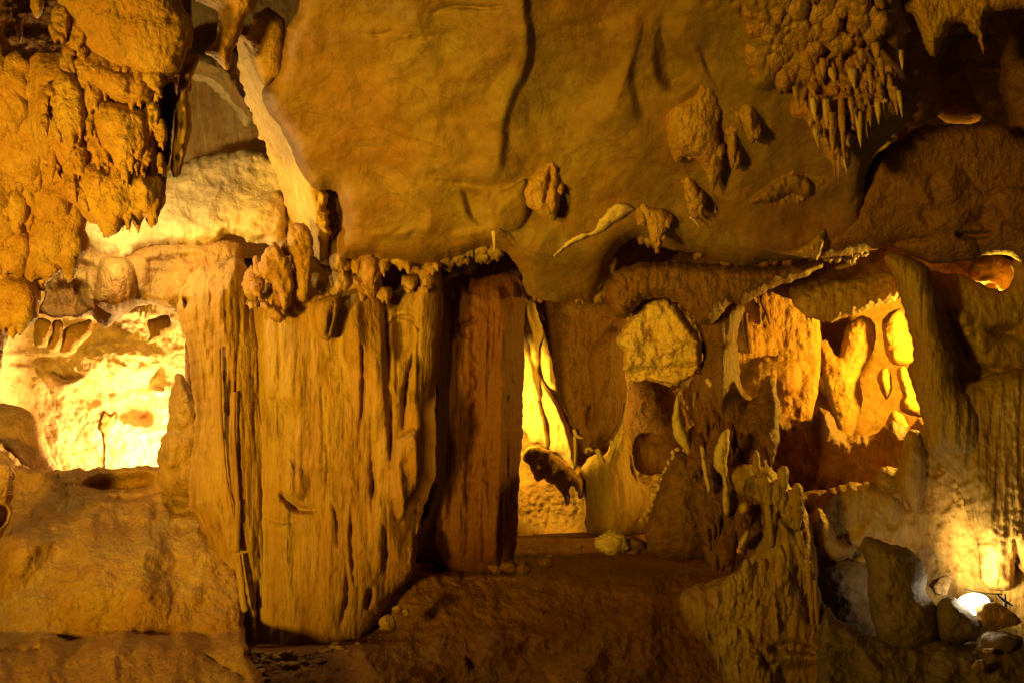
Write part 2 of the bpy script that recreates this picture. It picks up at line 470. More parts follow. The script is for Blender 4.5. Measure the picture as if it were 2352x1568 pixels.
# wall behind the right hand rocks
struct('cave_wall', relief([(1850, 1200), (1890, 1130), (1935, 1105), (1985, 1115), (2030, 1065), (2070, 1070), (2095, 1000), (2130, 960), (2170, 930), (2700, 900), (2700, 1700), (1850, 1700)], lambda U, V: 7.12 - .25 * (V - 900) / 800, 50, 40, jag=14, jsize=60, closed=True, back=40, noise=((30, 150, (1, 1), 'f', 5), (16, 80, (1, 1), 'r', 4))), OLIVE)

# ceiling: the large smooth overhang
ceil_line = [(700, -140), (690, 20), (655, 70), (648, 150), (605, 200), (600, 228), (620, 268), (645, 290), (655, 320), (672, 350), (690, 400), (722, 440), (770, 432),
             (785, 480), (788, 520), (775, 548), (772, 590), (800, 600), (850, 585), (890, 600), (970, 612), (1010, 606), (1060, 590), (1120, 566),
             (1165, 582), (1186, 605), (1200, 640), (1215, 690), (1300, 694), (1370, 690), (1390, 650), (1400, 600), (1440, 552), (1480, 545), (1530, 575), (1610, 580),
             (1650, 600), (1700, 612), (1770, 600), (1850, 595), (1930, 590), (1990, 560), (1990, 420), (2000, 360), (2060, 300), (2100, 270), (2110, 200),
             (2085, 110), (2080, 20), (2080, -140)]
ceil_Y = lambda U, V: 5.3 + 1.55 * np.clip((V + 140) / 740, 0, 1.1) + .35 * sstep((V - 560) / 130)
S_edge = K('B', (1300, 60), (1320, 150), (1330, 300), (1310, 450), (1220, 620), (1170, 760), (1165, 900), (1140, 1080), (1080, 1190))
panel = [(300, -300), (300, 700), (620, 560)] + K('B', (560, 1130), (830, 1170), (1030, 1200), (1140, 1080), (1165, 900), (1170, 760), (1220, 620), (1310, 450), (1330, 300), (1310, 120), (1290, 60), (1260, -300))
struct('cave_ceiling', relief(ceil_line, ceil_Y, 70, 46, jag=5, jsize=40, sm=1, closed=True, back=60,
    noise=((40, 380, (1, 1), 'r', 2), (32, 210, (1, 1), 'f', 4), (7, 110, (1.3, 1), 'r', 4)), det=.32,
    ops=(ledge([(1221, -120)] + S_edge, 30, 190, 1), ledge(K('B', (2000, 60), (2030, 150), (2000, 300), (1960, 450), (1990, 640), (2040, 800)), 20, 110, 1), ledge(K('B', (560, 1150), (700, 1120), (830, 1165), (1030, 1200), (1180, 1170), (1280, 1110)), 20, 60, -1),
         ledge([(1330, 250), (1380, 330), (1460, 380), (1560, 400)], 16, 80, -1), ledge([(1130, 560), (1110, 520), (1130, 470), (1190, 420)], 22, 60, 1), ledge([(770, 540), (900, 530), (1000, 545), (1090, 520)], 18, 60, -1), bulge(K('B', (600, 760), (700, 540), (900, 420), (1230, 150), (1310, 300), (1300, 450), (1200, 640), (1150, 900), (1120, 1080), (1000, 1170), (800, 1150), (700, 880)), -16, 90, 2, True),
         
         bulge(K('B', (1990, 40), (2040, 100), (2020, 300), (1980, 480), (2050, 800), (1800, 900), (1600, 850), (1650, 600), (1850, 420), (1960, 220)), 26, 70, 2, True),
         bulge(K('C', (0, 250), (100, 300), (190, 400), (170, 500), (100, 580), (-60, 640), (-160, 500), (-150, 200), (-80, 130)), -40, 40, 2, True),
         stroke(K('C', (150, 280), (200, 400), (270, 560)), -14, 10),
         stroke(K('C', (-40, 60), (-100, 160), (-120, 350), (-70, 520)), -10, 14),
         stroke(K('B', (650, 90), (760, 50), (850, 40), (1000, 55), (1150, 40)), -26, 5, True), stroke(K('B', (200, 210), (330, 230), (430, 190)), -12, 4, True),
         stroke(K('B', (520, 230), (600, 250), (660, 235)), -14, 4, True),
         stroke(K('C', (1190, 1130), (1270, 980), (1400, 900), (1550, 800)), -40, 7, True),
         stroke(K('B', (560, 1150), (830, 1165), (1030, 1200)), -10, 8, True),
         bulge(K('B', (820, 1180), (1030, 1210), (1040, 1440), (960, 1470), (880, 1400), (850, 1280)), -20, 20, 2, True),
         bulge(K('B', (1040, 1240), (1200, 1180), (1280, 1120), (1290, 1380), (1220, 1480), (1060, 1470)), 26, 26),
         stroke(K('B', (1040, 1210), (1030, 1350), (1045, 1450)), -12, 5, True),
         stroke(K('B', (60, 1480), (300, 1490), (560, 1480), (900, 1500), (1000, 1480)), 16, 14),
         patch(K('C', (-50, -150), (430, -100), (1400, -100), (1450, 300), (1150, 640), (800, 600), (640, 590), (480, 580), (460, 300), (400, 120), (0, 90)), 17, 26, 'b', (1, 1.3), 40, 5),
         bulge(K('C', (420, -200), (850, -200), (900, 500), (780, 590), (700, 480), (600, 590), (470, 560), (500, 420), (430, 200)), 34, 30),
         stroke(K('C', (660, 350), (670, 420), (650, 540)), -22, 6), stroke(K('C', (850, 330), (845, 430), (790, 580)), -20, 6),
         stroke(K('C', (530, 690), (580, 760), (585, 850)), -6, 8),
         
         bulge(K('C', (450, 1300), (600, 1180), (760, 1090), (900, 1180), (840, 1280), (740, 1220), (640, 1290), (560, 1300)), 26, 20),
         patch(K('C', (420, 1330), (600, 1150), (760, 1070), (980, 1100), (1000, 1250), (640, 1320)), 14, 16, 'b', (1, 1.5), 14),
         stroke(K('C', (1190, 1150), (1180, 1230), (1110, 1310)), -16, 6, True))), CEIL)

# left wall, rough
lw = [(-260, -60), (-60, 20)] + K('A', (-20, 150), (40, 280), (100, 380), (150, 390), (260, 330), (330, 420), (420, 700), (500, 1000), (520, 1280), (485, 1400), (450, 1500)) + \
     K('D', (425, 150), (350, 290), (295, 350), (240, 420), (275, 445), (210, 540), (100, 650), (40, 720), (15, 850), (5, 1000), (-200, 1120)) + [(-260, 920)]
side_Y = lambda U, V: 5.75 + .5 * sstep((V - 150) / 500)
struct('cave_side_wall', join(flakes([(-60, 120), (110, 140), (200, 400), (160, 520), (110, 600), (40, 740), (-60, 860)], 46, lambda U, V: side_Y(U, V) - .17, 33, (70, 150), (.9, 1.7), (.0, .09), .3), flakes([(-60, 150), (110, 160), (190, 420), (160, 520), (110, 600), (40, 740), (-60, 860)], 110, lambda U, V: side_Y(U, V) - .17, 31, (20, 56), (1.3, 2.6), (.0, .08), .34), relief(lw, side_Y, 70, 50, back=60, jag=7, jsize=26,
    noise=((26, 110, (1, 1.4), 'r', 5), (12, 60, (1, 1), 'f', 5), (9, 130, (1, 1), 'f', 3)),
    ops=(bulge(K('A', (-50, 620), (200, 640), (330, 900), (300, 1200), (150, 1350), (-80, 1300)), -24, 60, 2, True),
         stroke(K('A', (0, 900), (120, 1100), (220, 1330)), 16, 9), stroke(K('A', (210, 830), (260, 1000), (420, 1250)), 16, 8)))), ROUGH)

# vault behind the shell, olive stone in place of the hollow's shade
struct('cave_vault', relief(K('A', (900, -500), (2300, -500), (2300, 300), (1680, 500), (1800, 800), (1900, 1000), (2000, 1300), (2000, 1650), (300, 1650), (300, 1200), (900, 1000)),
    lambda U, V: 8.3 + 0 * U, 20, 40, jag=0, closed=False, noise=N_SMOOTH,
    ops=(bulge(K('A', (1150, 500), (1220, 500), (1360, 560), (1470, 690), (1570, 790), (1700, 850), (1640, 600), (1500, 300), (1100, 250)), 120, 60),
         patch(K('A', (1200, 350), (1500, 300), (1640, 600), (1580, 760), (1400, 560)), 12, 22, 'b'))), OLIVE)

# floor in the middle: shelf, its front edge and the slope below
fl = K('H', (450, 700), (850, 700), (1250, 620), (1700, 600), (2221, 560)) + [(1760, 1230), (2420, 1230), (2500, 1720), (360, 1720), (420, 1440), (560, 1390)] + K('H', (100, 1000), (240, 980), (400, 930), (560, 850))
def floor_Y(U, V):
    top = 8.9 - 1.55 * np.clip((V - 1215) / (1322 - 1215), 0, 1.0)
    return top - .75 * np.clip((V - 1322) / 300, 0, 1.4) ** .8 + .42 * sstep((960 - U) / 170) * sstep((1500 - V) / 70) - .16 * sstep((980 - U) / 170) * sstep((V - 1430) / 70)
struct('cave_floor', relief(fl, floor_Y, 20, 20, jag=2, closed=False,
    noise=((26, 160, (1.6, 1), 'f', 4), (14, 60, (1.4, 1), 'r', 5)), det=1.5,
    ops=(bulge(K('H', (570, 930), (1000, 930), (1500, 830), (1900, 800), (2221, 800), (2221, 1750), (560, 1750)), 24, 60, 2, True),
         bulge(K('H', (880, 1180), (1140, 1150), (1230, 1280), (1300, 1290), (1180, 1450), (1000, 1500), (880, 1400)), 44, 80, 2, True),
         bulge(K('H', (1280, 1380), (1350, 1330), (1450, 1420), (1700, 1250), (1800, 1500), (1750, 1750), (1200, 1750)), 44, 90, 2, True),
         bulge(K('H', (130, 1350), (230, 1290), (330, 1320), (560, 1300), (800, 1420), (820, 1750), (80, 1750)), 50, 90, 2, True),
         bulge(K('H', (1720, 1330), (1850, 1330), (1880, 1500), (1740, 1510)), -30, 40, 2, True),
         stroke(K('H', (880, 1390), (930, 1470), (990, 1490)), -30, 6),
         stroke(K('H', (1880, 1080), (2000, 1170), (2100, 1250)), 22, 22))), FLOOR)

# ================================================================== LEFT SIDE
# lower-left flowstone apron with its ledge
ap = [(-260, 1010)] + K('G', (0, 20), (60, 100), (150, 195), (350, 207), (600, 200), (750, 190), (1000, 178), (1100, 200), (1250, 340), (1400, 600), (1560, 850), (1560, 1350), (1700, 1568), (1750, 1800)) + [(-260, 1680)]
def apron_Y(U, V):
    V = V + 40 * fbm(U / 120, V / 300, 0 * U + 3.3, 3)
    return 7.75 - .55 * sstep((V - 1110) / 150) - .45 * sstep((V - 1190) / 270) - .22 * sstep((V - 1440) / 60) - .6 * np.clip((V - 1450) / 150, 0, 2)
single('flowstone_apron', relief(ap, apron_Y, 40, 26, back=120, jag=7, sm=1,
    noise=((26, 190, (1.3, 1), 'f', 4), (12, 70, (1.5, 1), 'r', 4), (6, 40, (1, 1), 'f', 5)), det=1.3,
    ops=(bulge(K('G', (420, 600), (560, 560), (900, 540), (1080, 540), (1180, 900), (1120, 1250), (700, 1250), (350, 1230), (200, 1100)), 60, 110, 2, True),
         bulge(K('G', (-50, 500), (300, 540), (500, 600), (300, 850), (0, 1050), (-100, 900)), 40, 70, 2, True),
         bulge(K('G', (500, 340), (620, 380), (800, 390), (1000, 350), (1000, 200), (700, 210), (520, 260)), -50, 26, 1, True),
         stroke(K('G', (620, 378), (800, 388), (900, 370), (1000, 345)), -32, 8),
         stroke(K('G', (280, 1250), (420, 1270), (600, 1285), (750, 1270), (900, 1265), (1060, 1290)), -18, 6, True),
         stroke(K('G', (840, 1220), (900, 1240), (1060, 1240), (1130, 1220)), -28, 5, True),
         stroke(K('G', (-30, 1360), (130, 1360), (270, 1350), (290, 1260)), -36, 8, True),
         stroke(K('G', (1260, 1350), (1400, 1450), (1520, 1500), (1620, 1600)), -40, 9, True),
         patch(K('G', (800, 1100), (1200, 1000), (1250, 1250), (800, 1250)), 9, 10, 'r', (1, 6), 30),
         patch(K('G', (0, 130), (500, 220), (1150, 340), (1150, 560), (0, 560)), 10, 26, 'b', (1.6, 1), 20))), OCHRE,
    'broad tan flowstone apron sloping down below the bright left chamber', 'flowstone')
single('boulder', relief(K('D', (-260, 1200), (-100, 1130), (50, 1135), (150, 1160), (230, 1210), (270, 1290), (300, 1400), (340, 1500), (420, 1600), (300, 1750), (-260, 1750)), 8.2, 90, 70, 60, 2, noise=N_SMOOTH,
    ops=(stroke(K('D', (-60, 1340), (60, 1400), (160, 1520), (240, 1600)), 20, 14),)), OCHRE, 'smooth rounded orange boulder at the left foot of the bright chamber', 'boulder')
single('rock_outcrop', relief(K('G', (-200, 130), (40, 130), (95, 180), (80, 260), (100, 300), (70, 400), (80, 470), (50, 560), (20, 640), (-200, 700)), 6.6, 60, 30, 60, 6, 22, noise=N_ROUGH,
    ops=(bulge(K('G', (-60, 430), (40, 420), (70, 480), (40, 560), (-60, 620)), -60, 14),)), ROUGH, 'rough dark rock outcrop at the left picture edge above the apron', 'rock')
# things inside the bright chamber
single('stalagmite', relief(K('D', (615, 1310), (640, 1210), (660, 1170), (680, 1190), (700, 1200), (742, 1195), (720, 1260), (695, 1330), (690, 1450), (686, 1600), (655, 1600), (660, 1450), (652, 1340), (635, 1300)), 9.3, 14, 8, 10, 2, 10, noise=((3, 12, (1, 2), 'f', 3),)), OCHRE, 'small forked orange stalagmite standing against the glowing chamber wall', 'stalagmite')
for i, (pts, lab) in enumerate((
    (K('D', (225, 590), (325, 600), (330, 680), (300, 770), (260, 780), (215, 770), (215, 680)), 'squarish orange slab hanging leftmost in the bright chamber opening'),
    (K('D', (335, 600), (400, 600), (400, 720), (370, 810), (320, 800), (290, 770), (330, 690)), 'narrow orange slab hanging second from left in the bright chamber'),
    (K('D', (405, 650), (500, 620), (590, 590), (585, 700), (500, 770), (480, 820), (380, 825), (395, 730)), 'widest orange slab hanging in the bright chamber opening'),
    (K('D', (930, 610), (980, 590), (1070, 560), (1100, 640), (1060, 690), (1000, 740), (930, 760), (960, 700)), 'ragged orange slab hanging at right top of the bright chamber'))):
    single('hanging_slab', relief(pts, 8.5 + .1 * i, 24, 16, 16, 3, 14, noise=((5, 30, (1, 1.5), 'b', 4),)), OCHRE, lab, 'stalactite', 'slabs hanging in the bright chamber')

# hanging shelf between vault and bright chamber
t = thing('hanging_shelf', P(300, 700, 7.4), 'wide brown rock shelf bridging the bright left chamber below the cream vault', 'rock shelf')
sh = K('D', (400, 190), (470, 100), (620, 150), (780, 170), (900, 130), (1060, 105), (1280, 115), (1400, 80), (1560, 120), (1560, 420), (1210, 480), (1160, 520), (1120, 560), (1050, 530), (950, 505), (860, 520), (800, 580), (720, 620), (670, 665), (620, 610), (570, 560), (500, 605), (430, 570), (400, 600), (320, 585), (235, 560), (285, 450), (300, 330), (350, 300))
make('shelf_body', relief(sh, 7.45, 60, 40, 60, 5, 18, noise=((9, 60, (1, 1.6), 'f', 4), (6, 16, (1, 5), 'r', 3)),
    ops=(bulge(K('D', (590, 500), (620, 330), (640, 200), (850, 200), (880, 480), (800, 590), (680, 560)), 70, 60),
         bulge(K('D', (300, 330), (600, 330), (560, 600), (240, 590)), -36, 30, 1, True),
         bulge(K('D', (880, 210), (1240, 200), (1140, 480), (900, 460)), -30, 40, 1, True),
         stroke(K('D', (480, 340), (490, 450), (470, 520)), -24, 6), stroke(K('D', (400, 210), (500, 250), (620, 280)), -34, 10),
         stroke(K('D', (930, 230), (1100, 220), (1300, 200)), -36, 12))), OCHRE, t)
rs = random.Random(4)
for i in range(17):
    u = 232 + i * 10.5 + rs.uniform(-4, 4); v = 702 + 10 * math.sin(i * .8) - max(0, i - 9) * 2
    make('fringe_tip', tube(((u, v - 16, 6), (u + rs.uniform(-2, 2), v + rs.uniform(2, 10), 4), (u + rs.uniform(-5, 5), v + rs.uniform(12, 22), 1)), 7.6, 8, .3), CREAM, t)

# cream shell under the vault
shell = K('A', (440, 1500), (520, 1360), (700, 1200), (1000, 1120), (1180, 1040), (1250, 1005), (1450, 970), (1650, 955), (1760, 985), (1850, 1080), (1930, 1280), (1980, 1500), (1900, 1600), (1840, 1620), (1700, 1545), (1600, 1560), (1520, 1500), (1440, 1500), (1400, 1540), (1290, 1575), (1060, 1560), (900, 1585), (800, 1690), (660, 1640), (560, 1570))
single('cream_shell', relief(shell, lambda U, V: 7.75 - .35 * sstep((V - 360) / 200), 34, 40, 40, 6, 24, noise=((26, 140, (1, 1), 'f', 4), (10, 60, (1, 1), 'r', 5)), det=1.2,
    ops=(bulge(K('A', (1520, 1500), (1560, 1300), (1650, 1240), (1800, 1200), (1840, 1400), (1800, 1570), (1640, 1540)), 30, 40),
         stroke(K('A', (1240, 1350), (1330, 1290), (1430, 1170)), 10, 10), stroke(K('A', (1830, 1300), (1820, 1450), (1850, 1560)), -22, 6))), CREAM,
    'smooth cream shell of flowstone glowing under the vault at upper left', 'flowstone')
rim = [(530, 70), (575, 80), (640, 120), (660, 230), (700, 300), (740, 400), (760, 520), (750, 600), (680, 585), (655, 500), (640, 410), (612, 340), (575, 270), (555, 200), (545, 140)]
def rim_Y(U, V):
    ur = np.interp(V, [70, 200, 290, 400, 560], [560, 612, 655, 705, 735])
    return ceil_Y(U, V) + .05 + 1.0 * np.clip((ur - U) / 80, 0, 1)
single('rim_ridge', relief(rim, rim_Y, 16, 18, 60, 12, 24, noise=((30, 70, (1, 1.8), 'r', 5), (14, 30, (1, 1), 'f', 4)), det=1.5), CHALK, 'long cream edge of rock curving down the right side of the vault', 'rock ridge')

single('vault_arch', relief(K('A', (1195, 500), (1240, 430), (1330, 400), (1440, 420), (1540, 500), (1620, 620), (1640, 720), (1590, 810), (1540, 760), (1470, 680), (1370, 570), (1290, 525)), 8.05, 30, 30, 60, 10, 24, noise=((14, 50, (1, 1), 'r', 5),)), CREAM, 'curved cream band arching over the dark hollow inside the vault', 'rock arch')
# big hanging mass, upper left
t = thing('hanging_formation', P(300, 0, 5.3), 'huge ragged orange stalactite mass hanging from the roof at upper left', 'stalactite')
make('smooth_boss', relief(K('A', (330, -300), (360, 0), (400, 80), (450, 150), (520, 260), (560, 330), (640, 400), (740, 440), (850, 470), (950, 520), (1050, 540), (1130, 480), (1190, 360), (1235, 280), (1235, 160), (1180, 60), (1120, -40), (1120, -300)), 5.28, 80, 70, 70, 6,
    noise=((20, 130, (1, 1), 'f', 5), (8, 60, (1, 1), 'r', 4), (2.5, 9, (3, .8), 'r', 3)), det=1.3,
    ops=(stroke(K('A', (700, 400), (850, 410), (1000, 470)), 14, 8), stroke(K('A', (800, 60), (780, 250), (740, 380)), -8, 14))), OCHRE, t)
body = K('A', (200, 330), (420, 320), (560, 320), (700, 360), (1000, 440), (1110, 490), (1130, 620), (1100, 800), (1090, 1000), (1070, 1080), (1060, 1200), (1050, 1330), (1010, 1345), (990, 1430), (950, 1455), (925, 1400), (910, 1350), (885, 1490), (850, 1440), (825, 1370), (800, 1400), (760, 1480), (690, 1490), (662, 1530), (640, 1440), (560, 1420), (500, 1330), (420, 1270), (380, 1160), (330, 1200), (250, 1000), (190, 800), (170, 500))
make('ragged_body', relief(body, 5.55, 110, 90, 60, 4, 16, step=3,
    noise=((26, 110, (1, 1.6), 'r', 5), (14, 60, (1, 1.5), 'f', 5)),
    ops=(stroke(K('A', (1060, 530), (1060, 700), (1040, 900), (1040, 1050)), -120, 15), stroke(K('A', (560, 590), (700, 620), (740, 670), (900, 665)), -60, 8),
         stroke(K('A', (780, 670), (860, 720), (920, 720)), -40, 6), stroke(K('A', (850, 900), (840, 980)), -60, 5), stroke(K('A', (890, 830), (885, 940)), -60, 5),
         stroke(K('A', (800, 1170), (860, 1230), (950, 1210)), -70, 10), stroke(K('A', (600, 1280), (700, 1275), (740, 1330)), -50, 8),
         stroke(K('A', (690, 1060), (740, 1120), (720, 1170)), -50, 9), stroke(K('A', (800, 1060), (830, 1110)), -50, 8), stroke(K('A', (640, 780), (680, 820)), -40, 7),
         stroke(K('A', (340, 580), (370, 640), (360, 700)), -40, 8), stroke(K('A', (240, 1020), (330, 1050), (430, 1100)), -40, 8),
         stroke(K('A', (950, 800), (960, 1000), (950, 1300)), 34, 10), stroke(K('A', (600, 820), (640, 960), (740, 1060)), 26, 10), stroke(K('A', (850, 1000), (850, 1180)), 30, 9))), ROUGH, t)
for pts, y in ((K('A', (480, 330), (700, 400), (950, 500), (1020, 560), (930, 680), (740, 650), (640, 580), (520, 560)), 5.28), (K('A', (550, 600), (740, 660), (900, 680), (960, 800), (950, 960), (880, 1150), (840, 1020), (760, 1180), (690, 1060), (620, 960), (600, 780)), 5.27),
               (K('A', (500, 1000), (700, 1080), (960, 1120), (1050, 1130), (1040, 1320), (990, 1430), (950, 1455), (925, 1370), (885, 1490), (830, 1370), (760, 1480), (662, 1530), (630, 1420), (560, 1400), (490, 1250)), 5.29), (K('A', (330, 420), (500, 470), (570, 650), (560, 840), (500, 960), (460, 1120), (380, 980), (340, 760)), 5.30)):
    make('rock_lobe', relief(pts, y, 46, 40, 40, 7, 18, noise=((16, 70, (1, 1.6), 'r', 5), (10, 40, (1, 1.3), 'f', 5))), ROUGH, t)
make('ragged_scales', flakes(K('A', (250, 380), (560, 400), (1000, 560), (1000, 1250), (700, 1400), (520, 1280), (260, 900)), 100, 5.25, 5, (16, 48), (1.6, 3.2), (-.02, .06), .32), ROUGH, t)
make('ragged_scales', flakes(K('A', (800, 600), (1040, 580), (1060, 1250), (980, 1380), (560, 1380), (600, 1000)), 40, 5.22, 83, (12, 28), (2.0, 4.2), (-.02, .06)), ROUGH, t)
make('ragged_scales', flakes(K('A', (330, 100), (420, 80), (600, 340), (800, 400), (1050, 470), (1000, 560), (600, 480), (380, 360)), 26, 5.22, 81, (24, 60), (1.0, 1.8), (-.02, .06)), OCHRE, t)
make('side_drape', relief(K('A', (1190, 360), (1285, 335), (1255, 430), (1215, 520), (1205, 650), (1225, 720), (1222, 850), (1190, 960), (1172, 1040), (1150, 1130), (1112, 1145), (1080, 1080), (1105, 900), (1115, 700), (1135, 560), (1150, 450)), 5.5, 50, 30, 40, 3, 16,
    noise=((6, 14, (1, 7), 'r', 3), (6, 40, (1, 2), 'f', 3)), ops=(stroke(K('A', (1170, 700), (1150, 900), (1130, 1100)), -18, 4),)), FLUTE, t)
rs = random.Random(9)
for (cx, cy, w, l) in ((885, 1340, 34, 150), (960, 1330, 42, 125), (690, 1380, 46, 140), (760, 1330, 40, 130), (590, 1300, 44, 120), (470, 1130, 40, 160), (330, 1020, 34, 150), (840, 1080, 26, 140),
                       (1040, 1150, 26, 170), (640, 1050, 40, 130), (520, 860, 44, 150), (430, 560, 50, 160), (620, 430, 50, 170), (280, 640, 34, 160), (770, 900, 36, 130)):
    (u, v), = K('A', (cx, cy)); w *= .36; l *= .36
    make('stalactite_tip', tube(((u, v - l * .6, w * .7), (u, v - l * .1, w), (u + rs.uniform(-3, 3), v + l * .5, w * .62), (u + rs.uniform(-4, 4), v + l, w * .12)), 5.38 if cy > 1000 else 5.3, 12, .25), ROUGH, t)

single('pendant', relief(K('A', (1100, -300), (1230, 0), (1300, 20), (1390, 70), (1400, 130), (1380, 250), (1320, 315), (1300, 345), (1360, 365), (1410, 420), (1440, 445), (1470, 440), (1480, 330), (1530, 250), (1550, 170), (1570, 100), (1620, 70), (1645, 0), (1700, -300)), 5.6, 80, 40, 60, 4, 20, noise=N_ROUGH,
    ops=(bulge(K('A', (1130, -50), (1300, 20), (1390, 80), (1400, 150), (1360, 280), (1290, 320), (1200, 330), (1240, 200), (1200, 60)), -70, 20),)), ROUGH, 'lumpy orange pendant hanging between the smooth boss and the vault', 'stalactite')
single('pendant', relief(K('A', (1660, 80), (1700, 40), (1745, 60), (1780, 100), (1828, 130), (1812, 300), (1800, 400), (1802, 480), (1760, 500), (1720, 545), (1670, 545), (1640, 480), (1600, 380), (1570, 300), (1545, 270), (1600, 180), (1610, 100)), 5.9, 50, 40, 40, 3, 20, noise=N_SMOOTH,
    ops=(stroke(K('A', (1590, 140), (1540, 240), (1500, 300)), 10, 8),)), OCHRE, 'flat blunt orange pendant hanging beside the edge of the ceiling', 'stalactite')
single('pendant', relief(K('A', (185, -300), (190, 0), (195, 60), (240, 130), (260, 110), (285, 30), (300, -300)), 5.6, 30, 20, 30, 4, 14, noise=N_ROUGH), ROUGH, 'small yellowish pendant at the top edge left of the smooth boss', 'stalactite')
single('pendant', tube(((44, 40, 8), (42, 65, 9), (46, 85, 5), (44, 100, 1)), 5.9, 10, .3), ROUGH, 'tiny lit spike in the dark recess at the top left corner', 'stalactite')

# ================================================================== THE COLUMNS
single('rock_jamb', relief(K('D', (1150, 930), (1200, 1000), (1300, 1150), (1300, 1568)) + K('G', (1250, 380), (1120, 390), (1020, 345), (1000, 180)) + K('D', (1010, 1380), (1065, 1310), (1075, 1200), (1080, 1080), (1110, 960)), 7.4, 60, 36, 60, 6, 24, noise=N_ROCK), OCHRE,
       'rough rock jamb between the bright chamber and the fluted column', 'rock')
t = thing('limestone_column', P(700, 1500, 7.0), 'massive fluted tan column, widest in the cave, right of the bright chamber', 'column')
cl = K('D', (1150, 400), (1250, 275), (1400, 235), (1530, 200), (1600, 300), (1650, 560), (1750, 800), (1780, 1568)) + K('G', (1800, 600), (1760, 1480), (1500, 1500), (1440, 850), (1310, 640), (1180, 380)) + K('D', (1250, 1250), (1230, 1100), (1200, 800), (1145, 600), (1120, 530))
rib_ops = []
for pts, a, w in ((K('D', (1300, 850), (1310, 1000), (1320, 1200)), -30, 4), (K('D', (1470, 850), (1470, 1100), (1450, 1300)), -34, 4), (K('D', (1520, 400), (1530, 700), (1500, 1000), (1520, 1568)), -30, 5),
                  (K('D', (1320, 600), (1310, 720), (1330, 820)), -20, 4), (K('D', (1660, 760), (1655, 1000), (1665, 1230)), -36, 4), (K('D', (1430, 500), (1450, 700)), -18, 4), (K('D', (1400, 900), (1390, 1250)), 18, 8), (K('D', (1490, 900), (1480, 1300)), 16, 6)):
    rib_ops.append(stroke(pts, a * .42, w))
rib_ops += [stroke(K('G', (1440, 0), (1440, 250), (1500, 480)), -12, 5), stroke(K('G', (1490, 840), (1490, 1000), (1500, 1340)), -50, 11), stroke(K('G', (1650, 900), (1640, 1000), (1660, 1340)), -36, 7), stroke(K('G', (1705, 980), (1700, 1330)), -36, 7),
            stroke(K('G', (1680, 380), (1690, 600), (1700, 900)), -14, 5), stroke(K('D', (1180, 540), (1190, 500), (1170, 460)), -40, 6)]
make('fluted_shaft', relief(cl, 7.04, 115, 170, 90, 5, 26, noise=N_FLUTE, ops=rib_ops + [streaks([(430, 640), (600, 640), (640, 1100), (630, 1480), (540, 1480), (440, 1000)], 95, 3, (-7, -2), (1.6, 4.5), (60, 420), .02)], step=3, det=.6), FLUTE, t)
_rb = random.Random(77)
lobes = []
for _ in range(16):
    u = _rb.uniform(630, 960); v = _rb.uniform(760, 1330); w = _rb.uniform(28, 70); h = _rb.uniform(90, 300)
    lobes.append(bulge([(u - w * .6, v - h * .5), (u + w * .5, v - h * .6), (u + w, v), (u + w * .7, v + h * .4), (u, v + h * .6), (u - w * .8, v + h * .3)], _rb.uniform(10, 22) * _rb.choice((1, 1, -1)), w * .9, 2, True))
for _ in range(12):
    u = _rb.uniform(620, 950); v = _rb.uniform(760, 1350); w = _rb.uniform(30, 90)
    lobes.append(ledge([(u - w, v + _rb.uniform(-14, 14)), (u - w * .3, v + _rb.uniform(0, 16)), (u + w * .4, v + _rb.uniform(-4, 14)), (u + w, v + _rb.uniform(-16, 10))], _rb.uniform(6, 13), 50, -1))
cr = [(560, 640), (640, 590), (700, 580), (760, 620), (790, 600), (840, 610), (870, 630), (885, 670), (895, 700), (920, 700), (940, 650), (950, 600), (975, 590), (1010, 590), (1020, 690), (1015, 760), (1005, 850), (1000, 900), (1000, 1000), (1002, 1080), (990, 1120), (972, 1170), (962, 1220), (957, 1280), (945, 1330), (900, 1360), (860, 1440), (800, 1500), (700, 1550), (600, 1560), (560, 1400)]
ops = [stroke([(832, 790), (835, 900), (830, 980)], -26, 4), stroke([(885, 690), (892, 900), (898, 1080)], -26, 7), stroke(K('E', (550, 800), (500, 1000), (480, 1300)), -34, 5), stroke(K('E', (410, 1050), (405, 1250), (400, 1500)), -36, 5), stroke(K('E', (740, 400), (740, 700), (690, 1000), (690, 1400)), -40, 6),
       stroke(K('E', (370, 480), (380, 700), (400, 1000)), -26, 6), bulge(K('E', (380, 600), (480, 540), (580, 620), (560, 800), (450, 900), (390, 800)), -30, 30, 2, True), stroke(K('E', (380, 640), (450, 580), (540, 590), (590, 680)), -26, 6),
       stroke(K('H', (285, 140), (290, 300), (280, 480)), -30, 6), stroke(K('H', (150, 420), (150, 700), (170, 950)), -24, 5), stroke(K('H', (20, 400), (60, 500), (70, 700)), -16, 5), stroke(K('H', (120, 800), (130, 1000), (80, 1230)), -22, 6),
       stroke(K('H', (700, 260), (640, 400), (600, 560)), -44, 9), stroke(K('H', (280, 950), (250, 1100)), -40, 7), stroke(K('H', (440, 130), (470, 300), (500, 600)), 14, 9), stroke(K('H', (330, 550), (320, 900)), 20, 12),
       bulge([(650, 1040), (700, 1060), (720, 1120), (690, 1170), (640, 1140)], 24, 30, 2, True), stroke([(640, 1130), (680, 1170), (730, 1170)], -30, 8),
       bulge([(890, 1000), (960, 970), (985, 1020), (985, 1100), (940, 1200), (900, 1200)], 34, 30, 2, True),
       stroke([(600, 1180), (640, 1200), (700, 1190)], -10, 8)]
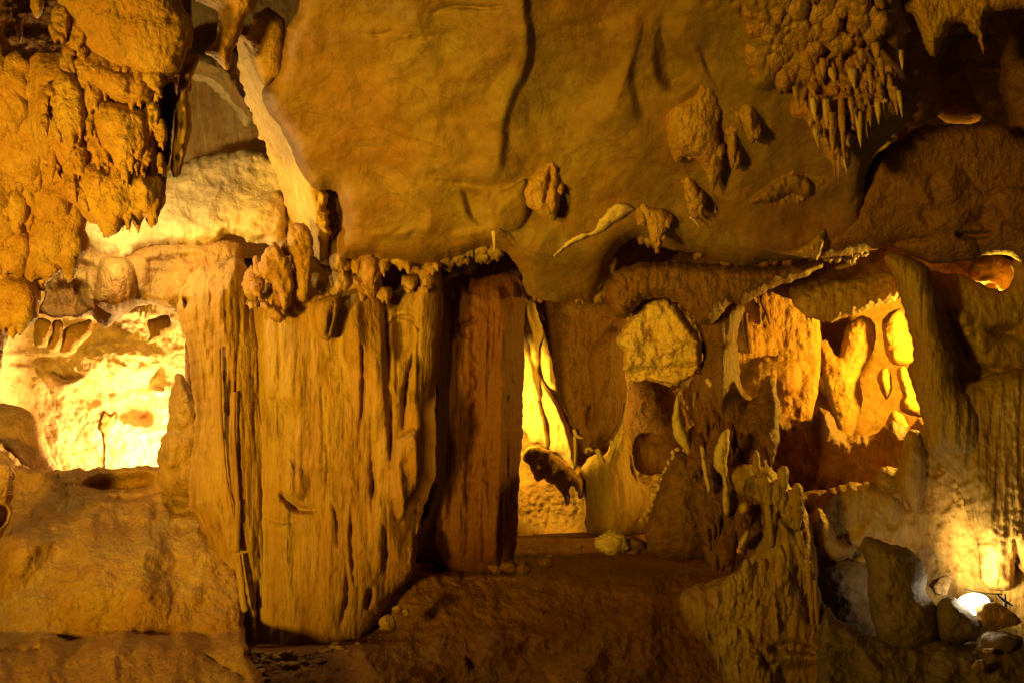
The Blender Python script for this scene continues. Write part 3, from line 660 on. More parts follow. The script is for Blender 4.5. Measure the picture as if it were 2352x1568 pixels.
make('flowstone_curtain', relief(cr, 7.04, 95, 120, 90, 5, 26, noise=((2, 20, (1, 16), 'f', 3), (18, 100, (1, 4), 'f', 5), (5, 40, (1, 2), 'f', 5)), ops=ops + lobes + [streaks([(620, 720), (1000, 720), (990, 1120), (940, 1330), (800, 1440), (620, 1470)], 75, 4, (-6, -2), (1.6, 4.5), (50, 340), .0)], step=3, det=.6), FLUTE, t)
make('thin_pipe', tube(K('G', (1520, 400), (1515, 600), (1510, 745)) and [(547, 1150, 7), (545, 1210, 7), (543, 1268, 8)], 6.70, 10, .1), FLUTE, t)
make('thin_pipe', tube([(546, 1274, 8), (553, 1330, 9), (561, 1400, 8), (565, 1404, 6)], 6.70, 10, .1), FLUTE, t)
make('thin_pipe', tube([(538, 900, 5), (536, 1000, 6), (543, 1100, 6), (549, 1200, 5)], 6.70, 10, .1), FLUTE, t)
make('thin_pipe', tube([(502, 800, 5), (505, 950, 6), (515, 1080, 5), (535, 1190, 3)], 6.70, 10, .1), FLUTE, t)

make('ragged_top', flakes([(560, 640), (700, 590), (1000, 585), (1015, 640), (960, 680), (700, 690), (580, 700)], 40, 6.86, 61, (26, 60), (.9, 1.8), (.0, .08)), FLUTE, t)
t = thing('curtain_cluster', P(670, 600, 6.6), 'clump of torn ochre rock curtains hanging over the top of the fluted column', 'stalactite')
for pts, y in ((K('D', (1640, 290), (1680, 160), (1760, 100), (1850, 220), (1880, 330), (1860, 470), (1830, 540), (1790, 520), (1770, 400), (1690, 350)), 6.55),
               (K('D', (1530, 360), (1590, 250), (1650, 280), (1660, 400), (1640, 510), (1590, 480)), 6.7),
               (K('D', (1640, 490), (1700, 480), (1800, 550), (1840, 590), (1775, 630), (1720, 590)), 6.6),
               (K('D', (1820, 120), (1850, -20), (1960, -20), (2010, 150), (1990, 300), (1985, 480), (1940, 500), (1885, 490), (1890, 300)), 6.6)):
    make('curtain_fold', relief(pts, y, 24, 16, 24, 7, 18, noise=((14, 40, (1, 1.8), 'r', 5), (8, 24, (1, 1), 'f', 4))), ROUGH, t)
make('ragged_scales', flakes([(560, 620), (660, 560), (700, 560), (710, 680), (660, 720), (590, 680)], 22, 6.62, 7, (16, 36), (1.2, 2.2), (.0, .08)), ROUGH, t)
single('pendant', relief(K('D', (1985, 480), (2080, 460), (2180, 430), (2170, 500), (2130, 640), (2110, 730), (2085, 745), (2030, 710), (1990, 640), (1975, 560)), 6.65, 40, 24, 30, 2, 16, noise=((4, 14, (1, 6), 'r', 3),), ops=(stroke(K('D', (2130, 500), (2110, 600), (2090, 720)), -24, 5),)), FLUTE,
       'blunt wedge-shaped pendant hanging right of the torn curtains', 'stalactite')
# lumps in the recess above the columns
for i, (u, v, ru, rv, y, lab) in enumerate(((760, 490, 34, 50, 7.3, 'dark oval knob of rock in the recess beside the vault ridge'), (740, 650, 22, 40, 7.0, 'dark knob of rock just above the wedge pendant'),
                                       (790, 585, 26, 40, 7.3, 'dark knob of rock under the left end of the ceiling lip'), (850, 610, 40, 22, 7.4, 'flat dark rock wedged over the flowstone curtain'), (895, 640, 38, 26, 7.4, 'slanting dark rock wedged under the ceiling lip'), (770, 640, 26, 46, 7.0, 'pale lump of rock above the wedge pendant'))):
    single('rock', rock(u, v, ru, rv, y, 30), BROWN if i < 5 else OCHRE, lab, 'rock', 'rocks in the recess over the columns')

dk = [(1000, 660), (1050, 632), (1110, 640), (1180, 618), (1203, 660), (1205, 720), (1203, 760), (1201, 900), (1198, 1050), (1192, 1150), (1186, 1240), (1179, 1290), (1172, 1318), (1075, 1318), (1000, 1290), (948, 1300), (945, 1250), (965, 1160), (990, 1080), (990, 900)]
single('limestone_column', relief(dk, 7.5, 95, 85, 120, 7, 60, noise=((4, 30, (1, 14), 'r', 3), (12, 110, (1, 5), 'f', 4), (3, 16, (1, 2), 'f', 3)),
    ops=(stroke(K('E', (900, 330), (890, 400), (920, 440)), -30, 6), stroke(K('E', (840, 620), (850, 680), (900, 720)), -20, 6), stroke(K('E', (850, 650), (960, 590)), -20, 6), stroke(K('H', (560, 600), (640, 480), (700, 300)), -30, 8), bulge([(1110, 640), (1190, 660), (1185, 1000), (1170, 1300), (1100, 1300), (1125, 950)], 26, 45, 2, True), bulge([(1010, 700), (1060, 690), (1075, 950), (1040, 1200), (990, 1220), (1005, 900)], 22, 36, 2, True), stroke([(1090, 660), (1095, 900), (1075, 1280)], -22, 16), streaks([(1000, 700), (1190, 700), (1170, 1290), (1000, 1250)], 50, 6, (-9, -3), (2, 5), (80, 300), .0))), REDCOL,
    'dark red-brown column with straight right edge beside the lit slit', 'column')
single('stalagmite', relief(K('H', (855, 650), (890, 500), (930, 415), (965, 440), (1010, 560), (1070, 680), (1110, 790), (1120, 870), (920, 862), (880, 780)), 7.45, 50, 40, 50, 2, 18, noise=((4, 20, (1, 5), 'r', 3),)), REDCOL,
       'low dark stalagmite leaning against the foot of the red-brown column', 'stalagmite')

# ================================================================== CEILING FEATURES
def hang(name, pts, y, mat, label, front=36, R=26, back=30, jag=4, nz=None, ops=(), tips=0, seed=1, group=None):
    if callable(y):
        v0 = min(p[1] for p in pts); v1 = max(p[1] for p in pts)
        y = lambda U, V: ceil_Y(U, V) - .23 - .17 * sstep((V - v0) / (v1 - v0))
        front *= .6; y0 = y
    extra = flakes(pts, 9, lambda U, V: y0(U, V) - .03, int(pts[0][0]), (14, 34), (1.0, 2.2), (-.03, .04), .35) if callable(y) and name == 'pendant' else None
    g = relief(pts, y, front, R, back, jag + 1, 16, noise=nz or ((9, 30, (1, 2.2), 'b', 4), (5, 12, (1, 4), 'r', 3)), ops=ops, step=3)
    if extra is not None: g = join(g, extra)
    return single(name, g, mat, label, 'stalactite', group)
hang('pendant', [(1196, 440), (1215, 405), (1250, 378), (1268, 366), (1285, 385), (1286, 440), (1284, 480), (1275, 510), (1255, 505), (1230, 485), (1212, 478)], lambda U, V: ceil_Y(U, V) - .20, ROUGH, 'squarish fluted pendant on the smooth ceiling above the dark column', 40, 20,
     ops=(stroke([(1265, 372), (1262, 420), (1250, 470)], -26, 5),))
hang('pendant', K('C', (-80, 760), (0, 660), (80, 625), (130, 600), (125, 540), (180, 515), (240, 540), (270, 620), (275, 760), (270, 930), (300, 1000), (300, 1080), (270, 1140), (255, 1200), (240, 1260), (215, 1180), (180, 1080), (120, 1010), (60, 1000), (0, 1060), (-40, 960)), lambda U, V: ceil_Y(U, V) - .22, ROUGH,
     'broad shoulder-shaped orange pendant on the ceiling with one long drip', 70, 46, 40)
hang('pendant', K('C', (390, 720), (420, 660), (470, 640), (520, 700), (525, 800), (520, 900), (490, 920), (460, 900), (430, 800), (395, 760)), lambda U, V: ceil_Y(U, V) - .20, OCHRE, 'blunt thumb-like pendant right of the broad shoulder-shaped one', 50, 26, 30, 2)
hang('pendant', K('C', (325, 790), (360, 760), (390, 800), (395, 950), (380, 1070), (350, 1075), (330, 1000)), lambda U, V: ceil_Y(U, V) - .20, OCHRE, 'thin finger pendant with a bright tip beside the thumb-like pendant', 30, 14, 20, 2)
hang('pendant', K('B', (1950, 1280), (2000, 1270), (2080, 1330), (2170, 1340), (2180, 1400), (2140, 1540), (2100, 1568), (2070, 1540), (2020, 1400), (1980, 1340)), lambda U, V: ceil_Y(U, V) - .20, ROUGH, 'small fluted pendant under the broad one at the ceiling lip', 36, 18)
hang('pendant', K('C', (40, 1140), (70, 1110), (110, 1130), (160, 1240), (160, 1330), (110, 1380), (90, 1370), (60, 1260)), lambda U, V: ceil_Y(U, V) - .20, ROUGH, 'narrow crumbly pendant below the long drip of the broad one', 30, 14)
hang('rock_shard', K('F', (740, 180), (850, 110), (920, 40), (962, 15), (945, 100), (915, 215), (850, 205)), 6.45, OCHRE, 'thin pointed rock shard standing up from the shelf under the ceiling', 16, 12, 16, 2)
t = thing('drip_straws', P(1600, 520, 6.3), 'few thin bright drip straws along the middle ceiling lip', 'stalactites')
for pts in (((1640, 440, 4), (1642, 470, 2.5), (1643, 490, 1)), ((1715, 440, 3), (1728, 462, 3), (1738, 474, 1)), ((1585, 498, 4), (1596, 505, 3), (1605, 522, 1)), ((1134, 530, 6), (1136, 560, 3), (1134, 578, 1))):
    make('straw', tube(pts, 6.3, 8, .2), CREAM, t)

struct('ceiling_edge', join(flakes([(790, 575), (900, 590), (1010, 590), (1150, 560), (1150, 590), (1010, 612), (890, 608), (800, 600)], 34, lambda U, V: ceil_Y(U, V) - .05, 91, (16, 40), (.8, 1.8), (-.02, .05)),
    flakes([(1180, 590), (1215, 680), (1390, 680), (1420, 560), (1390, 560), (1370, 650), (1230, 655)], 26, lambda U, V: ceil_Y(U, V) - .02, 92, (18, 44), (.8, 1.6), (-.02, .05)),
    flakes([(1460, 545), (1640, 590), (1850, 590), (1990, 560), (1990, 590), (1850, 605), (1640, 608), (1480, 565)], 36, lambda U, V: ceil_Y(U, V) - .02, 93, (14, 36), (.8, 1.5), (-.02, .05))), CEIL)
# two cream coloured lips along the ceiling's lower edge
def lipY(d): return lambda U, V: ceil_Y(U, V) - d
single('flowstone_lip', relief(K('E', (1430, 215), (1470, 160), (1540, 90), (1640, 50)) + K('B', (1690, 1490), (1740, 1400), (1790, 1330), (1840, 1290), (1910, 1305), (1975, 1340), (1900, 1370), (1830, 1420), (1760, 1480)) + K('E', (1660, 75), (1560, 120), (1490, 170)),
    lipY(.31), 16, 12, 20, 6, 20, noise=((4, 20, (1, 1), 'b', 3),)), CREAM, 'curling cream lip of flowstone at the middle of the ceiling edge', 'flowstone')  # pale stone, its cream also carries the lip's lit brightness
# the stalactite cluster, upper right
t = thing('stalactite_cluster', P(1950, 60, 5.6), 'ragged cluster of many sharp yellow stalactites at upper right of the ceiling', 'stalactite cluster')
cb = K('C', (860, 380), (940, 260), (1040, 240), (1180, 260), (1260, 280), (1330, 330), (1430, 300), (1450, 400), (1430, 520), (1440, 700), (1400, 740), (1300, 760), (1200, 720), (1180, 860), (1120, 900), (1110, 1080), (1040, 1090), (1000, 1060), (940, 980), (910, 900), (870, 880), (830, 760), (720, 750), (730, 620), (820, 580))
make('cluster_body', relief(cb, 5.75, 60, 50, 60, 5, 14, step=3, noise=((24, 44, (1, 1.6), 'b', 5), (12, 20, (1, 2.5), 'r', 3)),
     ops=(stroke(K('C', (1000, 270), (980, 400), (1040, 470), (1150, 550)), 34, 10), stroke(K('C', (1160, 270), (1240, 300), (1270, 360)), -40, 7), stroke(K('C', (1090, 640), (1090, 750), (1120, 860)), -60, 10), stroke(K('C', (960, 640), (1060, 620), (1140, 640)), -40, 7))), ROUGH, t)
make('ragged_scales', flakes(K('C', (900, 400), (1250, 320), (1430, 380), (1420, 680), (1150, 850), (1080, 1040), (1000, 1000), (900, 860), (760, 720), (860, 560)), 55, 5.6, 11, (14, 34), (1.2, 2.4), (-.02, .08)), ROUGH, t)
rs = random.Random(3)
spk = [(1000, 860, 26, 260), (1060, 800, 24, 320), (1040, 1060, 12, 150), (1010, 1050, 10, 110), (1080, 1060, 10, 90), (960, 720, 30, 160), (1170, 820, 24, 200), (1240, 740, 20, 110), (1290, 720, 20, 130), (1340, 700, 16, 120), (1400, 640, 24, 160), (1430, 660, 16, 150),
       (1310, 450, 26, 150), (1370, 560, 22, 160), (1240, 520, 18, 130), (1180, 360, 26, 90), (1130, 500, 34, 110), (1000, 480, 30, 90), (880, 700, 24, 130), (770, 620, 22, 130), (900, 880, 22, 110), (1120, 690, 20, 130), (1210, 800, 14, 140), (1280, 340, 30, 130), (1440, 380, 18, 110), (940, 430, 26, 110)]
for (cx, cy, w, l) in spk:
    (u, v), = K('C', (cx, cy)); w *= .36; l *= .36; dx = rs.uniform(0, 7)
    make('stalactite', tube(((u - dx * .5, v - l * .55, w * .9), (u, v - l * .1, w), (u + dx * .5, v + l * .3, w * .5), (u + dx, v + l * .62, w * .1)), 5.5 + rs.uniform(-.06, .06), 10, .3), ROUGH if rs.random() < .6 else CREAM, t)
single('ragged_crust', flakes(K('C', (420, -60), (1400, -60), (1300, 220), (900, 360), (830, 520), (640, 520), (480, 480), (470, 300), (430, 160)), 120, lambda U, V: ceil_Y(U, V) - .30, 17, (22, 60), (1.0, 1.9), (-.04, .03)), ROUGH, 'rough scaly ochre crust over the ceiling left of the stalactite cluster', 'rock crust')
single('ragged_crust', flakes(K('C', (300, 1350), (560, 1180), (760, 1080), (980, 1150), (860, 1260), (600, 1290)), 60, lambda U, V: ceil_Y(U, V) - .25, 18, (10, 26), (1.0, 2.0), (-.02, .03)), ROUGH, 'small scaly crust on the ceiling directly below the stalactite cluster', 'rock crust')
single('pendant', relief(K('C', (720, 740), (715, 800), (700, 880), (720, 980), (700, 1040), (672, 920), (690, 800)), 6.2, 20, 12, 20, 3, 14, noise=((5, 20, (1, 2), 'b', 3),)), CREAM, 'pale thin sheet hanging at the left end of the stalactite cluster', 'stalactite')
single('pendant', relief(K('C', (870, 980), (890, 970), (905, 1040), (890, 1085), (865, 1080)), 6.2, 14, 8, 14, 2, 10), OCHRE, 'tiny orange peg hanging under the stalactite cluster', 'stalactite')

# upper right corner
hang('pendant', K('C', (1400, -200), (1420, 80), (1520, 90), (1560, 200), (1580, 290), (1630, 360), (1665, 370), (1690, 290), (1740, 220), (1740, 150), (1850, 150), (1880, 210), (1930, 230), (1950, 330), (1965, 360), (1975, 260), (1980, 100), (2050, 70), (2221, 60), (2400, 50), (2400, -200)), 5.6, ROUGH,
     'yellow fringe of stalactites hanging over the dark alcove at top right', 60, 30, 40)
hang('pendant', K('C', (1270, -200), (1280, 60), (1300, 120), (1320, 190), (1370, 195), (1395, 120), (1400, 60), (1440, 30), (1440, -200)), 5.5, OCHRE, 'smooth tongue-shaped pendant at the top edge left of the alcove', 40, 24)
hang('pendant', K('C', (1230, 100), (1290, 90), (1310, 200), (1320, 300), (1290, 330), (1250, 270)), 5.6, ROUGH, 'stubby pendant between the tongue pendant and the stalactite cluster', 30, 16)
hang('pendant', K('C', (1390, 190), (1440, 110), (1500, 130), (1500, 200), (1460, 230), (1455, 280), (1400, 270)), 5.7, ROUGH, 'short toothed pendant at the left rim of the dark alcove', 24, 14)
single('stalagmite', relief(K('C', (1700, 380), (1740, 270), (1770, 220), (1850, 210), (1900, 230), (1880, 330), (1830, 430), (1870, 520), (1900, 620), (1960, 720), (1930, 790), (1680, 790), (1650, 600), (1640, 430)), 7.5, 70, 40, 60, 3, 22, noise=N_SMOOTH, ops=(stroke(K('C', (1840, 400), (1750, 500), (1700, 600)), 20, 12),)), BROWN,
       'robed-figure shaped brown stone standing inside the dark alcove', 'stalagmite')
single('rock_pillar', relief(K('C', (2080, 300), (2221, 100), (2500, 100), (2500, 900), (2221, 960), (2150, 900), (2110, 720), (2060, 560)), 6.7, 70, 50, 50, 5, 24, noise=N_ROCK), BROWN, 'dark brown rock at the right side of the top right alcove', 'rock')
rm = K('C', (1195, 1130), (1270, 985), (1400, 905), (1550, 805), (1700, 795), (1900, 800), (2100, 795), (2221, 900), (2600, 900), (2600, 1568)) + K('F', (2600, 330), (2221, 250), (2100, 180), (1950, 190), (1900, 230), (1750, 240), (1650, 250), (1480, 190), (1400, 130), (1300, 150), (1100, 190), (960, 210), (900, 200), (930, 60)) + K('C', (1000, 1450), (1100, 1310), (1180, 1230))
single('rock_slab', relief(rm, lambda U, V: 6.35 + .35 * np.clip((V - 290) / 300, 0, 1), 60, 50, 60, 4, 30, noise=((16, 150, (1, 1), 'f', 4), (3, 24, (1, 1), 'b', 4)),
    ops=(bulge(K('C', (1500, 1350), (1560, 1290), (1630, 1300), (1680, 1480), (1590, 1500)), -26, 34, 2, True), bulge(K('C', (1740, 1470), (1930, 1270), (2000, 1265), (2080, 1440), (2050, 1500), (1850, 1515)), -40, 50, 2, True), ledge(K('C', (1500, 1480), (1620, 1500), (1760, 1490), (1900, 1520), (2080, 1500)), 26, 50, -1), ledge(K('C', (1650, 1100), (1620, 1200), (1680, 1300), (1640, 1400)), 20, 60, 1),
         bulge(K('C', (1550, 850), (1600, 840), (1620, 900), (1570, 910)), -20, 12), bulge(K('C', (1630, 1100), (1800, 1020), (1900, 1200), (1850, 1350), (1700, 1330), (1620, 1200)), 26, 50, 2, True),
         stroke(K('C', (1820, 1050), (1920, 1200), (2010, 1240), (2100, 1180)), -12, 6), bulge(K('C', (2010, 1230), (2120, 1180), (2300, 1200), (2300, 1500), (2100, 1450)), 30, 30),
         bulge(K('F', (1740, 20), (2080, 20), (2000, 110), (1800, 110)), -50, 20, 2, True), stroke(K('F', (1300, 160), (1450, 100), (1650, 80)), -36, 8, True), stroke(K('F', (1910, 70), (1960, 200)), -20, 5, True))), FLOOR,
    'broad brown rock slab below the dark alcove, cracked along its left edge', 'rock')

# ================================================================== MIDDLE
single('rock_curtain', relief(K('E', (1255, 380), (1500, 420), (1770, 440), (1950, 640), (1900, 900), (1910, 1060), (1880, 1250), (1820, 1400), (1700, 1440), (1640, 1480), (1590, 1350), (1520, 1200), (1465, 1100), (1445, 950), (1412, 800), (1372, 650), (1335, 540), (1330, 500), (1262, 470)), 8.0, 50, 40, 40, 4, 22,
    noise=((6, 24, (1, 8), 'r', 3), (14, 90, (1, 2), 'f', 4), (3, 16, (1, 1), 'b', 3)),
    ops=(bulge(K('E', (1640, 850), (1740, 700), (1800, 640), (1890, 690), (1880, 1000), (1880, 1250), (1760, 1400), (1660, 1380), (1700, 1100)), 60, 50), stroke(K('E', (1820, 880), (1770, 1100), (1720, 1350)), 24, 8), stroke(K('E', (1700, 1130), (1660, 1300)), -30, 9))), BROWN,
    'brown rock curtain between the lit slit and the hanging boulder', 'rock curtain')
t = thing('lit_drapery', P(1260, 1090, 9.0), 'bright yellow folded drapery seen through the narrow slit', 'drapery')
for pts, y in ((K('E', (1180, 380), (1262, 460), (1345, 500), (1380, 680), (1350, 800), (1340, 900), (1360, 1000), (1420, 1100), (1300, 1160), (1180, 1180)), 9.06), (K('E', (1180, 700), (1260, 740), (1300, 900), (1350, 1100), (1400, 1250), (1420, 1430), (1350, 1390), (1300, 1400), (1260, 1300), (1180, 1300)), 9.03),
               (K('E', (1345, 800), (1380, 680), (1420, 800), (1450, 950), (1465, 1100), (1380, 1000)), 9.08), (K('E', (1340, 940), (1400, 1030), (1470, 1130), (1520, 1240), (1580, 1400), (1590, 1540), (1570, 1568), (1480, 1450), (1410, 1440), (1400, 1280), (1350, 1150)), 9.05)):
    make('drape_fold', relief(pts, y, 18, 24, 12, 3, 20, noise=((8, 16, (1, 12), 'r', 2), (6, 60, (1, 3), 'f', 3)),
         ops=(stroke(K('E', (1260, 500), (1330, 800), (1360, 950), (1500, 1250), (1550, 1450)), 20, 7), stroke(K('E', (1260, 750), (1310, 1000), (1370, 1200), (1400, 1400)), 20, 6))), CREAM, t)
single('rock_hood', relief(K('H', (1235, 90), (1340, 45), (1420, 90), (1500, 160), (1590, 230), (1640, 290), (1640, 370), (1600, 400), (1590, 330), (1550, 310), (1540, 440), (1500, 400), (1470, 320), (1420, 290), (1385, 250), (1335, 300), (1300, 200), (1235, 150)), 8.6, 30, 12, 40, 8, 22, noise=N_ROUGH), OCHRE,
       'hood of brown rock overhanging the orange wall at the foot of the slit', 'rock')
single('flowstone', relief(K('H', (1600, 240), (1640, 150), (1700, 100), (1760, 120), (1800, 60), (1850, -20), (1920, -60), (1960, 200), (2010, 320), (2120, 300), (2221, 200), (2221, 420), (2100, 600), (1900, 640), (1700, 640), (1640, 600), (1650, 400)), 8.7, 60, 40, 40, 4, 22, noise=((6, 26, (1, 6), 'r', 3), (10, 70, (1, 2), 'f', 4)),
    ops=(bulge(K('H', (1890, 0), (2000, -40), (2100, 200), (2110, 310), (1900, 300)), -60, 30, 1, True),)), OLIVE, 'olive-yellow flowstone wall behind the small lit rock', 'flowstone')
single('flowstone', relief(K('E', (1920, 1000), (2050, 980), (2221, 1050), (2300, 1300), (2221, 1568), (2000, 1600), (1880, 1450), (1900, 1200)), 8.9, 40, 40, 40, 3, 22, noise=N_SMOOTH), BROWN, 'dim smooth recess wall under the hanging boulder', 'rock wall')  # brown stone dims this wall where the slit lamp reaches it
t = thing('pale_fringe', P(1380, 1040, 7.9), 'knobbly pale drip fringe along the bottom of the brown curtain', 'stalactites')
for pts in (((1318, 985, 4), (1325, 1003, 5), (1342, 1006, 3)), ((1320, 1000, 4), (1322, 1030, 4), (1320, 1070, 3)), ((1372, 1030, 7), (1378, 1050, 6), (1388, 1062, 4)), ((1440, 900, 3), (1434, 950, 4), (1420, 1000, 6), (1404, 1040, 7), (1398, 1062, 3)),
            ((1405, 1010, 6), (1410, 1030, 7), (1402, 1050, 4)), ((1345, 1040, 3), (1350, 1025, 4), (1362, 1035, 4)), ((1243, 722, 3), (1248, 730, 4), (1250, 736, 2))):
    make('drip', tube(pts, 7.85, 8, .35, size=10), CREAM, t)
hb = [(1438, 740), (1465, 692), (1515, 680), (1550, 692), (1580, 735), (1612, 770), (1616, 840), (1588, 872), (1550, 888), (1510, 872), (1455, 880), (1435, 850), (1424, 800), (1414, 778), (1428, 762)]
single('hanging_boulder', relief(chaikin(hb, 0), 7.22, 40, 20, 60, 9, 22, step=3, noise=((26, 70, (1, 1), 'r', 5), (12, 30, (1, 1), 'f', 4)), ops=(bulge([(1420, 830), (1620, 820), (1590, 880), (1550, 890), (1440, 885)], -30, 26, 1, True), stroke([(1430, 790), (1500, 815), (1610, 790)], 14, 14))), CHALK,
       'bright yellow crusted boulder hanging in the middle between two dark pillars', 'boulder')  # pale crust colour also lifts the boulder as if more strongly lit
fr = [(1385, 668), (1420, 612), (1500, 600), (1600, 603), (1700, 612), (1790, 612), (1840, 605), (1905, 602), (1845, 640), (1770, 662), (1725, 690), (1700, 705), (1680, 690), (1640, 745), (1610, 750), (1585, 720), (1550, 690), (1515, 678), (1470, 690), (1440, 735), (1410, 730)]
single('rock_shelf', relief(fr, 7.0, 60, 30, 60, 5, 18, noise=((9, 20, (1, 3), 'r', 4), (10, 70, (1, 1), 'f', 3)), ops=(bulge(K('F', (300, 290), (800, 230), (980, 250), (830, 330), (600, 370), (300, 340)), 20, 16),)), BROWN,
       'fringed brown rock shelf running above the hanging boulder and the window', 'rock shelf')
pl = [(1590, 735), (1640, 690), (1700, 690), (1715, 700), (1693, 760), (1694, 800), (1700, 860), (1706, 895), (1745, 930), (1752, 1020), (1756, 1120), (1700, 1180), (1640, 1210), (1606, 1230), (1604, 1100), (1612, 1000), (1585, 960), (1570, 900), (1590, 870), (1614, 845), (1612, 770)]
single('rock_pillar', relief(pl, 7.3, 110, 60, 60, 5, 22, noise=((8, 26, (1, 5), 'r', 3), (14, 80, (1, 2), 'f', 4)), ops=(bulge([(1625, 790), (1690, 770), (1700, 900), (1650, 980), (1620, 900)], 40, 40, 2, True), stroke([(1630, 740), (1612, 840)], -20, 6))), BROWN,
       'dark brown rock pillar between the hanging boulder and the right windows', 'column')
single('pendant', relief(K('F', (185, 990), (200, 960), (240, 990), (255, 1030), (235, 1050), (205, 1035)), 7.0, 16, 12, 16, 2, 8), CREAM, 'tiny pale knob on the dark pillar right of the hanging boulder', 'rock')
t = thing('drip_drapery', P(1640, 1200, 7.0), 'pale ragged drip stone drapery flowing down in front of the dark pillar', 'drapery')
for pts, y in ((K('F', (0, 1070), (20, 1090), (35, 1250), (80, 1330), (105, 1470), (80, 1475), (30, 1400), (0, 1380), (-30, 1280)), 6.86), (K('F', (150, 1390), (180, 1420), (190, 1500), (215, 1610), (230, 1700), (205, 1720), (170, 1560)), 6.60),
               (K('I', (260, 60), (285, -30), (340, -70), (345, 50), (320, 150), (330, 250), (345, 380), (350, 500), (300, 500), (300, 380), (305, 250), (245, 200), (235, 100)), 6.55), (K('I', (400, 420), (470, 410), (465, 490), (405, 495)), 6.5), (K('I', (385, 690), (440, 600), (465, 570), (475, 640), (430, 720)), 6.4)):
    make('drape_fold', relief(pts, y, 22, 12, 14, 3, 12, noise=((6, 18, (1, 2), 'b', 3),)), CREAM, t)
for (u, v, l, w) in ((1597, 900, 60, 5), (1560, 905, 55, 5), (1612, 955, 50, 6)):
    make('drip', tube(((u, v, w), (u - 4, v + l * .5, w * .8), (u + 2, v + l, 1.5)), 7.0, 8, .3), OLIVE, t)
single('dark_cone', relief([(1556, 1035), (1590, 1035), (1625, 1100), (1650, 1200), (1665, 1275), (1560, 1290), (1488, 1275), (1480, 1215), (1492, 1170), (1512, 1120), (1530, 1070)], 7.3, 80, 50, 60, 5, 20, noise=N_ROCK), BROWN, 'dark cone-shaped rock right of the small lit rock', 'rock')
t = thing('crumbly_edge', P(1500, 1170, 7.2), 'bright crumbly stones stuck along the left edge of the dark cone', 'rock')
rs = random.Random(12)
for i in range(16):
    f = i / 15; u = 1556 - 76 * f + rs.uniform(-6, 6); v = 1030 + 160 * f + rs.uniform(-6, 6)
    make('crumb', rock(u, v, rs.uniform(5, 11), rs.uniform(5, 10), 7.25, 8, sub=9), CREAM, t)
t = thing('lit_shaded_rock', P(1428, 1270, 7.35), 'small rock with lit and shaded sides coloured in, lying on the floor below the olive flowstone', 'rock')
make('lit_side', rock(1408, 1245, 40, 27, 7.35, 34, .35, 7, 34, fine=.16), CREAM, t)  # cream half stands for the side the light falls on
make('shaded_side', rock(1458, 1252, 38, 22, 7.42, 34, .25, 8, 24), BROWN, t)  # brown half stands for the side in shade
for i, (u, v, ru, rv, y, lab) in enumerate(((1137, 1305, 17, 15, 7.15, 'leftmost pebble at the foot of the red-brown column'), (1170, 1302, 19, 17, 7.1, 'rounded stone in the middle at the foot of the red-brown column'), (1200, 1303, 20, 15, 7.1, 'rightmost stone touching the foot of the red-brown column'), (1252, 1293, 18, 13, 7.2, 'dark stone lying alone on the lit floor edge below the slit'),
                                      (1265, 1276, 9, 5, 7.4, 'tiny bright chip lying on the lit floor below the slit'), (1330, 1253, 8, 8, 7.8, 'tiny lit stone by the wall left of the small lit rock'), (889, 1432, 20, 21, 6.55, 'biggest pale stone below the right foot of the fluted column'), (912, 1398, 11, 10, 6.6, 'small stone above the biggest pale one below the fluted column'), (932, 1404, 8, 9, 6.6, 'smallest of the stones below the right foot of the fluted column'))):
    single('stone', rock(u, v, ru, rv, y, ru, .2, 8, 18), OCHRE if i > 3 else BROWN, lab, 'stone', 'loose stones on the cave floor')
rs = random.Random(5)
sc = []
for i in range(240):
    u = rs.gauss(650, 110); v = 1498 + abs(rs.gauss(0, 34)) - max(0, u - 720) * .32
    if not 480 < u < 960: continue
    sz = rs.choice((3, 4, 5, 6, 7, 9, 14)) * rs.uniform(.8, 1.2)
    sc.append(rock(u, v, sz * rs.uniform(1.0, 1.7), sz * rs.uniform(.6, 1), float(floor_Y(np.array(u), np.array(v))) - .06, sz, .45, 7, 10, sharp=.62))
o = struct('rubble', join(*sc), OLIVE, 'stuff')

# ================================================================== RIGHT
sl = K('F', (320, 700), (340, 500), (420, 390), (700, 370), (860, 450), (930, 650), (920, 1000), (850, 1300), (500, 1300), (330, 1000))
t = thing('lit_slab', P(1750, 900, 8.8), 'orange lit rock slab with dark stripes in the left of the two right windows', 'rock slab')
make('slab_face', relief(sl, lambda U, V: 9.0 - .3 * sstep((V - 800) / 100), 30, 26, 30, 2, noise=((5, 16, (1, 9), 'r', 3), (10, 80, (1, 2), 'f', 3)), ops=(bulge(K('F', (440, 950), (520, 850), (800, 820), (800, 1100), (450, 1060)), 40, 40),)), OCHRE, t)
make('dark_stripe', relief(K('F', (430, 560), (455, 540), (470, 640), (490, 760), (490, 820), (462, 815), (440, 700)), 8.82, 6, 5, 8, 1), BROWN, t)
make('dark_stripe', relief(K('F', (530, 435), (575, 430), (580, 500), (610, 600), (600, 660), (570, 560), (535, 500)), 8.82, 6, 5, 8, 1), BROWN, t)
single('lit_rock', relief(K('F', (410, 1030), (440, 930), (520, 860), (640, 835), (800, 850), (870, 900), (880, 1080), (760, 1180), (600, 1200), (470, 1110)), 8.8, 36, 40, 40, 9, 24, noise=N_ROUGH), OCHRE, 'rounded brown rock at the foot of the striped lit slab', 'rock')
